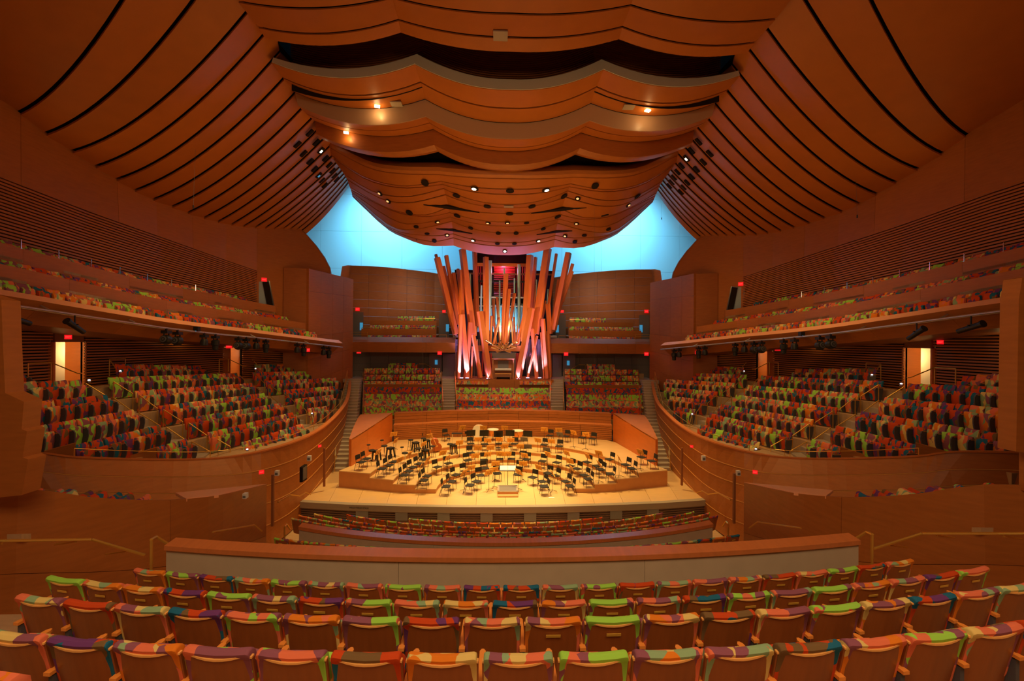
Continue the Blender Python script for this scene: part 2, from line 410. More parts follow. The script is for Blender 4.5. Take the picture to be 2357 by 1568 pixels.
# shadowy slotted wall in the gap above the first fascia
for k in range(26):
    z = .15 + k * .115
    m = MB(); c = [p + V((0, 1.7, z)) for p in sc_d]
    m.grid([c, [p + V((0, 0, .06)) for p in c]], .07, (0, 1, 0)); stuff(obj('gap_slats', m, M['wood'], ceiling))
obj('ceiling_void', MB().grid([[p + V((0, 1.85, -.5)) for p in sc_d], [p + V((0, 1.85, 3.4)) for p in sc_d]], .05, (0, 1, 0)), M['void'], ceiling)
# lower canopy above the stage: (end, low points, cusp, centre y, depth, extra depth at the ends)
low = [((757, 338), ((850, 386), (925, 399)), (1010, 401), 410, 27.5, 3.4),
       ((762, 357), ((842, 408), (928, 428)), (1016, 417), 435, 28.3, 3.4),
       ((764, 361), ((842, 412), (928, 432)), (1018, 424), 447, 29.0, 3.2),
       ((792, 401), ((863, 442), (939, 452.5)), (1021, 433.5), 470, 29.9, 3.0),
       ((799, 413), ((880, 458), (946, 466)), (1025, 448), 478, 30.6, 2.8),
       ((805, 430), ((893, 479), (975, 495)), (1033, 476), 491, 31.8, 2.6),
       ((808, 437), ((907, 486), (983, 498)), (1035, 489), 511, 32.6, 2.4),
       ((809, 442), ((907, 507), (965, 514)), (1037, 499.5), 520, 33.6, 2.0),
       ((810, 445), ((900, 520), (965, 526)), (1040, 509), 536, 34.6, 1.8),
       ((810, 448), ((900, 526), (990, 542)), (1043, 538), 558, 36.2, 1.4),
       ((811, 450), ((890, 523), (985, 555)), (1043.5, 547), 566, 36.9, 1.2),
       ((811, 453), ((885, 523), (928, 547), (985, 566)), (1044.5, 566), 588, 38.0, 1.0)]
LOW = [px_scallop(*a, n=NS) for a in low]
for A, B in zip(LOW, LOW[1:]): band('canopy_panel', A, B, 'ceil', g0=.05, g1=.03, drop=.03)
backing([p + V((0, .3, 0)) for p in LOW[0]], *LOW[1:], up=.22)
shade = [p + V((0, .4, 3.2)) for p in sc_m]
obj('ceiling_void', MB().grid([[p + V((0, .1, -.05)) for p in sc_m], shade, [p + V((0, 3.0, 3.4)) for p in sc_m]], .06, (0, .3, 1)), M['void'], ceiling)  # black sheet added to fill the gap with painted darkness
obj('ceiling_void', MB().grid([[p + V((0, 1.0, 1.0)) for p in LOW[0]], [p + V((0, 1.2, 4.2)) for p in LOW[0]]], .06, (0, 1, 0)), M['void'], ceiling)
obj('skylight_block', MB().box((0, 19, 26.3), (50, 51, .3)), M['void'], ceiling)  # unseen black slabs added to stop skylight spilling into the hall
obj('skylight_block', MB().box((0, 44.5, 25.3), (50, .3, 2.0)), M['void'], ceiling)
for s in (-1, 1): obj('skylight_block', MB().box((s * 23.6, 18, 17), (.3, 50, 17.5)), M['void'], ceiling)

rim = [LOW[0]]
for dy, dz in ((-.22, .12), (-.28, .34), (-.1, .62), (.35, .9), (1.2, 1.15)): rim.append([p + V((0, dy, dz)) for p in LOW[0]])
obj('canopy_rim', MB().grid(rim, .05, (0, .4, .6)), M['wood'], ceiling, True)
tail = [p + V((0, .1, .1)) for p in LOW[-1]]
for k in range(5):
    c = [p + V((0, .15 + k * .35, .18 + k * .3)) for p in tail]
    obj('canopy_louver', MB().grid([c, [p + V((0, .25, .02)) for p in c]], .05, (0, 0, 1)), M['greywall'], ceiling)
obj('canopy_edge', MB().grid([[p + V((0, .0, -.02)) for p in tail], [p + V((0, .12, .3)) for p in tail]], .05, (0, 1, 0)), M['wood'], ceiling)
# ------------------------------------------------------------------ side wings of the ceiling and the tall side walls
XW = [(-8, -22.2), (14, -22.2), (19, -22.2), (24, -22.0), (28, -21.4), (30, -20.8), (32, -20.0), (34, -19.0), (36, -17.8), (37.5, -16.9), (39, -16.0)]
ZTOP = [(-8, 20.5), (14, 19.9), (19, 18.9), (20.8, 18.2), (24.6, 17.4), (29.5, 16.95), (34, 17.06), (37.3, 17.75), (39, 18)]
def on_wall(px, py):
    lo, hi = 8.0, 39.0
    for _ in range(40):
        y = (lo + hi) / 2
        if at(px, py, y).x > fy(XW, y): lo = y
        else: hi = y
    return at(px, py, y)
wing = [((103, 305), None, (-10.8, 16.2, 22.1)), ((163.6, 346), (565, 27), 18.1), ((217, 381.5), (604, 79), 19.8), ((265, 411.5), (618, 145), 21.4), ((308, 437), (651, 179), 22.9),
        ((351, 458), (678, 212), 24.2), ((392.6, 475), (692, 249), 25.6), ((430, 489), (719, 268), 26.8), ((466.6, 501), (731, 296), 28.3), ((499, 510), (746, 316), 29.5),
        ((530, 516.5), (758, 335), 30.7), ((558, 521), (765, 356), 31.8), ((585, 523.4), (774, 373), 32.8), ((608, 525), (780, 384), 33.7), ((630, 526), (785.5, 392.5), 34.5),
        ((651, 526), (790, 400), 35.3), ((668, 526.5), (794, 407), 36.1), ((683.5, 527.5), (797.5, 414), 36.9), ((695.6, 529), (800, 421), 37.6), ((711, 534), (802, 431), 38.4)]
CRV = []
for a, b, y in [((-1, 3), None, (-10.4, -2, 22.0)), ((-1, 10), None, (-10.5, 7, 22.1)), ((-1, 15.3), None, (-10.6, 11.6, 22.1)), ((43, 256), None, (-10.7, 14.0, 22.1))] + wing:
    i = len(CRV)
    w = V((-22.2, a[1], fy(ZTOP, a[1]))) if a[0] == -1 else on_wall(*a)
    p = V(y) if b is None else at(*b, y)
    sag = max(.25, 1.25 - .06 * i); c = []
    for k in range(15):
        t = k / 14; q = w.lerp(p, t); q.z -= sag * 4 * t * (1 - t); c.append(q)
    c.append(p + (p - c[-2]).normalized() * .8); c.insert(0, c[0] + (c[0] - c[1]).normalized() * .7); CRV.append(c)
for s, side in SIDES:
    for A, B in zip(CRV, CRV[1:]):
        top = []; bot = []
        for p, q in zip(A, B):
            l = max((q - p).length, .01); top.append(mir(p.lerp(q, min(.3, .09 / l)) - V((0, 0, min(.1, l * .12))), s)); bot.append(mir(p.lerp(q, 1 - min(.2, .03 / l)), s))
        obj('wing_strip', MB().grid([top, bot], .09, (0, 0, 1)), M['ceil'], ceiling, True)
    obj('ceiling_void', MB().grid([[mir(p + V((0, 0, .3)), s) for p in c] for c in CRV], .04, (0, 0, 1)), M['void'], ceiling, True)
    # dark slots and lamps in the wing beside the canopy
    slots = [((713, 304), 0), ((685, 331), 0), ((728, 326), 0), ((699, 352), 0), ((714, 370), 0), ((749.5, 363), 0), ((724.5, 387.5), 0), ((758, 378), 0), ((741, 413), 0), ((747.5, 425), 0), ((765, 391), 0),
             ((769, 402), 0), ((774, 411), 0), ((734, 402), 2 if s < 0 else 0), ((739, 345), 1)] + ([((720, 315), 1)] if s > 0 else [])
    for (px, py), lit in slots:
        best = None
        for A, B in zip(CRV[4:], CRV[5:]):
            for k in range(6, 15):
                m = (A[k] + A[k + 1] + B[k] + B[k + 1]) / 4; a, b, c = ray(px, py); d = V((a, b, c)).normalized(); r = m - V((-.48, 0, ZC))
                e = (r - d * r.dot(d)).length / r.length
                if best is None or e < best[0]: best = (e, m, (A[k + 1] - A[k]).normalized())
        m, d = best[1], best[2]; m = at(px, py, m.y) ; m.z -= .06
        R = Matrix(((d.x, -d.y, 0), (d.y, d.x, 0), (0, 0, 1)))
        q = V((d.x, d.y, d.z)).to_track_quat('X', 'Z').to_matrix()
        if s > 0: q = Matrix.Diagonal((-1, 1, 1)) @ q
        obj('ceiling_slot', MB().box(mir(m, s), (.55, .2, .1), 0, q), M['void'], ceiling)
        if lit: obj('slot_lamp', MB().box(mir(m - V((0, 0, .04)), s), (.2, .14, .08), 0, q), M['lamp' if lit == 1 else 'bluelit'], ceiling)

for s, side in SIDES:
    w = struct('wall_' + side, 'tall curved orange wood side wall above the balcony')
    ys = [-8 + i * 2.1 for i in range(21)]; ys = [y for y in ys if y <= 34] + [34]
    floor_z = lambda y: fy([(14, 11.2), (24, 10.6), (31, 10.0), (36.5, 9.4)], y)
    sl_top = lambda y: fy([(-8, 16.2), (19, 15.4), (28.6, 14.6), (33.1, 13.8), (34, 13.6)], y)
    low_ = [mir((fy(XW, y), y, floor_z(y)), s) for y in ys]; st = [mir((fy(XW, y), y, sl_top(y)), s) for y in ys]; tp = [mir((fy(XW, y), y, fy(ZTOP, y) + .1), s) for y in ys]
    panels('wall_panel', st, tp, 9, M['wood'], w, .1, .015, mir((-1, 0, 0), s))
    obj('slat_backing', MB().grid([[p + mir((-.12, 0, 0), s) for p in low_], [p + mir((-.12, 0, 0), s) for p in st]], .1, mir((-1, 0, 0), s)), M['void'], w)
    m = MB(); ns = 30
    for k in range(ns):
        a = [p.lerp(q, k / ns) for p, q in zip(low_, st)]; b = [p.lerp(q, (k + .62) / ns) for p, q in zip(low_, st)]
        for i in range(len(a) - 2): m.grid([a[i:i + 2], b[i:i + 2]], .08, mir((-1, 0, 0), s))
    stuff(obj('wall_slats', m, M['wood'], w))
    # the last stretch bulges in and ends in a free curved edge
    E = [(9, -14.9, 38.7), (12, -14.95, 38.65), (13.6, -15.0, 38.6), (14.6, -15.15, 38.5), (15.5, -15.55, 38.3), (16.4, -16.1, 37.95), (17.2, -16.7, 37.5), (17.75, -17.2, 37.15)]
    hull = []
    for z, ex, ey in E:
        row = []
        for i in range(7):
            t = i / 6; y = lerp(34, ey, t); x = lerp(fy(XW, y), lerp(-19.0, ex, t), .45 + .55 * t); row.append(mir((x, y, lerp(max(9, z - .65 * (z > 16)), z, t)), s))
        hull.append(row)
    obj('wall_shell', MB().grid(hull, .15, mir((-1, .3, 0), s)), M['wood'], w, True)
    obj('wall_shell_edge', MB().grid([[r[-1] for r in hull], [r[-1] + mir((-2.6, 1.6, .2), s) for r in hull]], .12, mir((-.3, -1, 0), s)), M['wood'], w, True)
    # pier between terrace and organ loft
    p = struct('trim_%d' % (1 if s < 0 else 2), 'broad wood pier where the side balcony meets the organ loft')
    a = [mir((-15.95, 36.0, 3.0), s), mir((-14.0, 41.0, 4.3), s)]; b = [mir((-15.95, 36.0, 14.15), s), mir((-14.0, 41.0, 14.0), s)]
    panels('wall_panel', a, b, 4, M['wood'], p, .25, .012, mir((-1, 0, 0), s), 1, 6)
    obj('pier_core', MB().grid([[q + mir((-.2, 0, 0), s) for q in a], [q + mir((-.2, 0, -.02), s) for q in b]], 1.6, mir((-1, -.3, 0), s)), M['wood'], p)
wb = struct('wall_back', 'wood end wall behind the seats')
obj('wall_panel', MB().box((0, -6.2, 12), (46, .3, 24)), M['wood'], wb)

# ------------------------------------------------------------------ organ loft walls and the bright plaster wall behind
pl = struct('wall_plaster', 'pale plaster wall lit blue by daylight behind the organ')
for i in range(11):
    for j in range(5):
        x0, z0 = -27.5 + i * 5, 8 + j * 4.6
        obj('plaster_panel', MB().box((x0 + 2.5, 54.6, z0 + 2.3), (4.98, .2, 4.58)), M['white'], pl)
for s, side in SIDES: obj('plaster_panel', MB().box((s * 27, 48, 19.5), (.2, 13.2, 23)), M['white'], pl)
obj('plaster_panel', MB().box((0, 51, 31), (54, 8, .2)), M['white'], pl)
wo = struct('wall_organ', 'curved wood wall around the organ loft')
for s, side in SIDES:
    top = [at(x, y, d) for x, y, d in ((803, 611, 45), (850, 612.5, 45.5), (900, 616, 46), (960, 623, 46.5), (1003, 629, 47), (1062, 641, 47.2))]
    top = [mir(p, s) for p in top]; bot = [V((p.x, p.y, 8.2)) for p in top]
    panels('wall_panel', bot, top, 6, M['wood'], wo, .2, .02, (0, 1, 0), 2, 9)
    ear0 = [at(803, 611, 45), at(794, 610.5, 44.3), at(781, 613, 43.6)]
    rows = []
    for k in range(6):
        z = k / 5; f = (1 - z) ** 2
        rows.append([mir(q + V((f * .28, 0, -z * 3.0)), s) for q in ear0])
    obj('wall_return', MB().grid(rows, .5, mir((-.1, 1, 0), s)), M['wood'], wo, True)
    lowb = [mir((-14.8, 43.3, 4.6), s), mir((-4.3, 43.9, 4.6), s)]; lowt = [V((p.x, p.y, 7.4)) for p in lowb]
    panels('wall_panel', lowb, lowt, 6, M['greywall'], wo, .15, .02, (0, 1, 0), 1, 4)
    for px, py0, py1, y, n in ((824, 720, 776, 44.6, 'wood door in the organ balcony'), (1022, 723, 780, 44.9, 'wood door in the organ balcony')):
        c = mir(at(px, (py0 + py1) / 2, y), s)
        obj('door_leaf', MB().box(c, (1.05, .1, 2.6)), M['greywall'], wo)
        obj('door_window', MB().box(c + V((mir((.36, 0, 0), s).x, -.07, -.15)), (.3, .04, .75)), M['bluelit'], wo)
    for px in (1002, 1034):
        c = mir(at(px, 843, 43.2), s); obj('door_leaf', MB().box((c.x, 43.2, 5.95), (1.25, .08, 2.2)), M['greywall'], wo)
    c = mir(at(1004, 845, 43.1), s); obj('door_window', MB().box((c.x, 43.08, 6.2), (.25, .06, .45)), M['bluelit'], wo)

# ------------------------------------------------------------------ organ balcony
for s, side in SIDES:
    b = thing('balcony', 'wood fronted balcony %s of the organ pipes with three short rows of seats' % side, 'balcony', group=None)
    X0, X1 = -15.4, -4.5
    zt, zm, zl = at(900, 776, 41.6).z, at(900, 788, 41).z, at(900, 811, 41).z
    P = lambda x, y, z: mir((x, y, z), s)
    obj('balcony_lip', MB().grid([[P(X0, 41.6, zt), P(X1, 41.6, zt)], [P(X0, 41, zm), P(X1, 41, zm)]], .2, (0, 1, -.2)), M['wood'], b)
    panels('front_panel', [P(X0, 41, zl), P(X1, 41, zl)], [P(X0, 41, zm), P(X1, 41, zm)], 4, M['wood'], b, .2, .012, (0, 1, 0), 1)
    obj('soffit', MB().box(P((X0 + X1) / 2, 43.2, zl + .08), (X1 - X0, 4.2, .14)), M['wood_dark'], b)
    obj('floor_deck', MB().box(P((X0 + X1) / 2, 44.2, zl + .7), (X1 - X0, 5.4, .12)), M['floor'], b)
    for xa, xb, y, pt, pb in ((832, 1004, 42.9, 757, 772), (852, 1005, 44.3, 738, 750)):
        a, c = at(xa, pb, y), at(xb, pb, y); z1 = at(900, pt, y).z
        obj('row_parapet', MB().box(P((a.x + c.x) / 2, y, (7.9 + z1) / 2), (c.x - a.x, .12, z1 - 7.9)), M['wood'], b)
        obj('row_deck', MB().box(P((a.x + c.x) / 2, y + .75, z1 - .55), (c.x - a.x, 1.4, .1)), M['floor'], b)

# ------------------------------------------------------------------ stage
stage = thing('stage', 'pale maple concert stage with pale edge and dark slatted front', 'stage')
fr = [(-10.6, 22.75), (-8, 22.35), (-5, 22.08), (-2.5, 21.95), (0, 21.9), (2.5, 21.95), (5, 22.08), (8, 22.35), (10.6, 22.75)]
front = [V((x, y, 0)) for x, y in fr]
edge = [V((x * (1.0 if abs(x) < 9 else 1.0), 36.5, 0)) for x, y in fr]
edge = [V((lerp(-14.2, 14.2, i / 8), 38.5, 0)) for i in range(9)]
nb = 14
for i in range(nb):                                               # boards of the floor, each a slab running back
    t0, t1 = i / nb, (i + 1) / nb
    a, b = interp(front, t0), interp(front, t1); c, d = interp(edge, t0), interp(edge, t1)
    g = V((.006, 0, 0)); obj('floor_board', MB().grid([[a + g, b - g], [c + g, d - g]], .06, (0, 0, -1)), M['stage'], stage)
F40 = resample(front, 41)
obj('stage_lip', MB().grid([[p + V((0, -.05, .005)) for p in F40], [p + V((0, -.05, -.3)) for p in F40]], .3, (0, 1, 0)), M['lip'], stage)
obj('front_backing', MB().grid([[p + V((0, .2, -.3)) for p in F40], [p + V((0, .2, -1.5)) for p in F40]], .1, (0, 1, 0)), M['void'], stage)
for k in range(8):
    c = [p + V((0, .08, -.33 - k * .11)) for p in F40]; obj('front_slat', MB().grid([c, [p + V((0, 0, -.075)) for p in c]], .08, (0, 1, 0)), M['frontslat'], stage)
for px in (829, 923, 1021, 1120, 1220, 1320, 1420, 1508):
    a = at(px, 1190, 22.0); y = interp(front, (a.x + 10.6) / 21.2).y
    obj('front_vent', MB().box((a.x, y + .03, -.53), (.62, .08, .42)), M['grey'], stage)
tx = text_mesh('stage_lettering', 'WELLS FARGO STAGE', .105, M['ink'], 1.0)
o = put('stage_lettering', tx, stage, (-7.45, 22.225, -.14)); o.rotation_euler = (PI / 2, 0, math.atan2(22.08 - 22.75, 5.6))
# curved risers round the podium
CX, CY = 0, 24.07
HT = [.24, .46, .68, .92]; RR = [3.83, 4.95, 6.2, 7.6]; FY = [23.9, 23.92, 24.1, 24.5]
def arc(r, y0, n=33):
    a0 = math.asin((y0 - CY) / r); return [V((CX - r * math.cos(a0 + (PI - 2 * a0) * i / (n - 1)), CY + r * math.sin(a0 + (PI - 2 * a0) * i / (n - 1)), 0)) for i in range(n)]
outer4 = resample([(-9.45, 25.0, 0), (-9.1, 26.0, 0), (-8.2, 32.5, 0), (-4, 33.6, 0), (0, 34, 0), (4, 33.6, 0), (8.2, 32.5, 0), (9.1, 26.0, 0), (9.45, 25.0, 0)], 33)
for k in range(4):
    inn = arc(RR[k], FY[k]); out = arc(RR[k + 1], FY[k + 1]) if k < 3 else outer4
    up = V((0, 0, HT[k] - .05))
    r = thing('riser', 'curved orchestra riser of pale boards, ' + ('lowest, closest to the podium', 'second step up from the podium', 'third step up from the podium', 'highest and outermost, below the stage wall')[k], 'riser', group='curved orchestra risers')
    obj('riser_body', MB().grid([[p + up for p in inn], [p + up for p in out]], HT[k] - .052, (0, 0, -1)), M['riserwood'], r)
    for j in range(8):
        sl = slice(j * 4, j * 4 + 5)
        obj('riser_board', MB().grid([[p + up + (p - V((CX, CY, 0))).normalized() * -.03 + V((0, 0, .05)) for p in inn[sl]], [p + up + V((0, 0, .05)) for p in out[sl]]], .05, (0, 0, -1)), M['stage'], r)
# stage back wall and the two wedge walls
sw = struct('wall_stage', 'low curved slatted wood wall behind the orchestra')
bw = resample([(-8.2, 32.6, 0), (-4, 33.7, 0), (0, 34.1, 0), (4, 33.7, 0), (8.2, 32.6, 0)], 29)
lv = lambda z: [p + V((0, 0, z)) for p in bw]
panels('wall_board', lv(.9), lv(2.02), 7, M['wood'], sw, .1, .02, (0, 1, 0), 4, 8)
obj('wall_ledge', MB().grid([lv(2.04), [p + V((0, .3, 2.14)) for p in bw]], .05, (0, 0, -1)), M['capwood'], sw)
U = lambda z: [p + V((0, .25, z)) for p in bw]
panels('wall_board', U(2.12), U(2.86), 7, M['wood'], sw, .1, .02, (0, 1, 0), 4, 3)
obj('wall_cap', MB().grid([U(2.88), [p + V((0, .9, 2.88)) for p in bw]], .06, (0, 0, -1)), M['capwood'], sw)
obj('wall_core', MB().grid([[p + V((0, .4, -.1)) for p in bw], [p + V((0, .4, 2.8)) for p in bw]], .3, (0, 1, 0)), M['wood_dark'], sw)
for s, side in SIDES:
    n = 9; base = [mir((lerp(-8.25, -9.05, t / 8) , lerp(32.5, 25.9, t / 8), .92), s) for t in range(n)]
    prof = [2.98, 2.93, 2.86, 2.80, 2.74, 2.68, 2.62, 2.57, 2.52]
    # inner face top follows a bowed line, the broad top slopes away to the stairs
    topi = [V((p.x, p.y, z)) for p, z in zip(base, prof)]
    topo = [mir((lerp(-10.35, -9.2, (t / 8) ** 1.2), lerp(31.7, 25.9, t / 8), lerp(2.98, 2.52, t / 8)), s) for t in range(n)]
    wdg = thing('stage_side_wall', 'glowing orange wood wall wedge at the %s end of the risers' % side, 'wall', group=None)
    panels('face_panel', [p - V((0, 0, .9)) for p in base], topi, 3, M['redwood'], wdg, .06, .01, mir((-1, 0, 0), s), 3)
    obj('top_slab', MB().grid([topi, topo], .08, (0, 0, -1)), M['wood'], wdg)
    obj('outer_face', MB().grid([[V((p.x, p.y, 0)) for p in topo], topo], .06, mir((1, 0, 0), s)), M['wood'], wdg)
    obj('end_face', MB().grid([[mir((-9.05, 25.87, 0), s), mir((-9.2, 25.87, 0), s)], [mir((-9.05, 25.87, 2.5), s), mir((-9.2, 25.87, 2.5), s)]], .05, (0, 1, 0)), M['redwood'], wdg)
    c = mir((-8.72, 29.4, 2.35), s); obj('wall_speaker', MB().box(c, (.1, .18, .22)), M['whitebox'], wdg)

# ------------------------------------------------------------------ stairs up to the organ loft
for s, side in SIDES:
    st = thing('staircase', 'long straight flight of grey wood steps %s of the stage' % side, 'stairs', group=None)
    for i in range(27):
        y = 27.9 + i * .45; z = .178 * (i + 1); t = i / 26
        xo, xi = lerp(-10.85, -14.2, t ** 1.0), lerp(-9.75, -12.85, t ** 1.0)
        x = (xo + xi) / 2
        o = obj('step', MB().box(mir((x, y + .3, z - .4), s), (xi - xo, .62, .8)), M['step'], st)
        obj('step_edge', MB().box(mir((x, y + .0, z + .006), s), (xi - xo - .04, .06, .03)), M['nosing'], o)
    obj('landing', MB().box(mir((-13.6, 41.5, 4.66), s), (1.6, 3.8, .3)), M['step'], st)
    st2 = thing('staircase', 'short flight of steps between the choir benches %s of the organ' % side, 'stairs', group=None)
    for i in range(11):
        y = 35.3 + i * .44; z = 2.95 + .175 * i; a, b = at(1016, 900, y).x, at(1047, 900, y).x
        o = obj('step', MB().box(mir(((a + b) / 2, y + .3, z - .4), s), (b - a, .62, .9)), M['step'], st2)
        obj('step_edge', MB().box(mir(((a + b) / 2, y, z + .055), s), (b - a - .04, .06, .03)), M['nosing'], o)
    obj('landing', MB().box(mir((-5.3, 41.9, 4.72), s), (1.9, 3.6, .24)), M['step'], st2)

# ------------------------------------------------------------------ curved hull walls round the orchestra, terrace floors
LIP = [(-19.3, 13.2, 4.9), (-16.53, 15.3, 4.48), (-15.69, 16.4, 4.01), (-14.19, 18.9, 3.24), (-12.92, 20.2, 2.96), (-11.62, 20.9, 3.06), (-10.61, 22.5, 3.22), (-10.39, 25.1, 3.37), (-10.9, 29.1, 3.57), (-11.87, 33.6, 3.86), (-13.5, 39, 4.59), (-14.1, 40.5, 4.9)]
BASE = [(-19.0, 12.6, 2), (-16.6, 14.5, 1.5), (-14.5, 15.3, 1), (-12.6, 16.4, .3), (-11.3, 17.4, -.2), (-10.65, 19.2, -.8), (-10.6, 22.3, -1.1), (-10.75, 26, -.6), (-11.2, 29.5, -.2), (-12.2, 33.5, -.2), (-14.1, 39, 2), (-14.7, 40.5, 2.5)]
ROWS = [  # terrace rows: (row, block, from, to) with the height of the seat tops
    (0, 0, (-20.8, 18.61, 7.15), (-20.8, 19.31, 6.9)), (0, 1, (-20.7, 23.72, 7.0), (-20.3, 29.84, 6.55)), (0, 2, (-18.9, 33.61, 6.44), (-17.3, 35.95, 6.32)), (1, 0, (-19.8, 17.69, 6.61), (-19.8, 20.94, 6.4)), (1, 1, (-19.8, 22.28, 6.41), (-18.9, 31.52, 5.94)), (1, 2, (-18.3, 32.24, 5.95), (-16.0, 36.1, 5.75)), (2, 0, (-18.8, 17.44, 5.85), (-18.8, 21.15, 5.69)), (2, 1, (-18.8, 22.63, 5.7), (-17.5, 30.91, 5.29)), (2, 2, (-17.2, 31.93, 5.35), (-14.3, 37.91, 5.07)), (3, 0, (-17.8, 16.26, 5.03), (-17.8, 21.41, 4.95)), (3, 1, (-17.8, 22.88, 4.9), (-16.2, 30.03, 4.7)), (3, 2, (-15.6, 31.37, 4.76), (-13.6, 36.0, 4.56)), (4, 0, (-16.8, 17.37, 4.2), (-16.8, 21.76, 4.16)), (4, 1, (-16.6, 22.98, 4.23), (-14.8, 29.43, 4.12)), (4, 2, (-14.4, 30.42, 4.24), (-13.1, 34.09, 4.09)), (5, 0, (-15.8, 20.06, 3.45), (-15.8, 22.18, 3.38)), (5, 1, (-15.4, 22.97, 3.5), (-13.6, 28.57, 3.65)), (5, 2, (-13.2, 29.7, 3.7), (-12.6, 31.6, 3.59)), (6, 1, (-14.2, 23.88, 2.76), (-12.6, 27.75, 3.08))]
EXT = {0: 17.0, 1: 16.3, 2: 15.5, 3: 14.7}   # towards the camera the rows run on behind the near piers
ROWLINE = {}
for r, b, p, q in ROWS: ROWLINE.setdefault(r, []).extend([p, q])
SH = 1.10   # seat top above its floor
for s, side in SIDES:
    hw = struct('wall_hull_%s' % side, 'curved red-brown wood wall below the side terrace'); hw.name = 'wall_terrace_' + side
    lip = [mir(p, s) for p in smoothline(LIP, 45)]; base = [mir(p, s) for p in smoothline(BASE, 45)]
    cuts = [0, .20, .38, .56, .78, 1.0]
    for a, b in zip(cuts, cuts[1:]):
        A = [p.lerp(q, a + .006) for p, q in zip(lip, base)]; B = [p.lerp(q, b - .006) for p, q in zip(lip, base)]
        for k in range(6):
            sl = slice(k * 7 + (k > 0) * 0, k * 7 + 8 if k < 5 else 45)
            if len(A[sl]) > 1: obj('wall_panel', MB().grid([A[sl], B[sl]], .1, mir((-1, 0, 0), s)), M['wood'], hw)
        if b < 1:
            C = [p.lerp(q, b) for p, q in zip(lip, base)]
            obj('wall_reveal', MB().grid([[p + mir((.015, -.01, .015), s) for p in C], [p + mir((.015, -.01, -.015), s) for p in C]], .1, mir((-1, 0, 0), s)), M['edgewood'], hw)
    obj('wall_core', MB().grid([[p + mir((-.1, 0, -.05), s) for p in lip], [p + mir((-.1, 0, 0), s) for p in base]], .12, mir((-1, 0, 0), s)), M['void'], hw)
    obj('wall_cap', MB().grid([[p + mir((.05, -.02, .03), s) for p in lip], [p + mir((-.22, .05, .03), s) for p in lip]], .07, (0, 0, -1)), M['capwood'], hw)
    # dark door reveals and a small control-room window in the wall
    for (x0, y0, x1, y1, y) in ((623, 1090, 628, 1208, 19.6), (742, 1030, 746, 1118, 24.5)):
        c0, c1 = at(x0, y0, y), at(x1, y1, y); obj('door_reveal', MB().box(mir(((c0.x + c1.x) / 2 + .12, y - .15, (c0.z + c1.z) / 2), s), (.1, .1, c0.z - c1.z)), M['wood_dark'], hw)
    if s < 0:
        c = at(694, 1086, 21.6); obj('window_frame', MB().box(c + V((.2, -.25, 0)), (.14, .5, .72)), M['void'], hw)
        obj('window_pane', MB().box(c + V((.23, -.27, .02)), (.12, .4, .6)), M['greyplas'], hw)
    tf = struct('floor_terrace_%s' % side, 'stepped terrace floor under the side seats')
    def line_at(r):
        L = list(ROWLINE[r])
        if r in EXT: L.insert(0, (L[0][0], EXT[r] - .3, L[0][2] + (L[0][2] - L[1][2]) * .3))
        return L
    for r in range(7):
        L = resample(line_at(r), 25); sh = V((.55, 0, 0)); bk = V((-.5, 0, 0))
        z = -SH
        obj('tier', MB().grid([[mir(p + bk + V((0, 0, z)), s) for p in L], [mir(p + sh + V((0, 0, z)), s) for p in L]], 1.2, (0, 0, -1)), M['floor'], tf)
    for pts, y in ((((88, 1043), (174, 1020), (174, 1052), (88, 1052)), 16.9), (((282, 1055), (360, 1030), (360, 1058), (282, 1058)), 19.6)):
        obj('row_cheek', MB().prism([mir(at(a, b, y + (a - pts[0][0]) * .006), s) for a, b in pts], mir((-.1, .12, 0), s)), M['wood'], hw)
    L6 = resample(line_at(5), 15); lp = [V(p) for p in smoothline(LIP, 45)][13:36]; lp = resample(lp, 15)
    obj('tier', MB().grid([[mir((p.x - .2, p.y, p.z - SH - .05), s) for p in L6], [mir((q.x - .15, q.y, min(q.z - .55, p.z - SH - .1)), s) for p, q in zip(L6, lp)]], .2, (0, 0, -1)), M['floor'], tf)

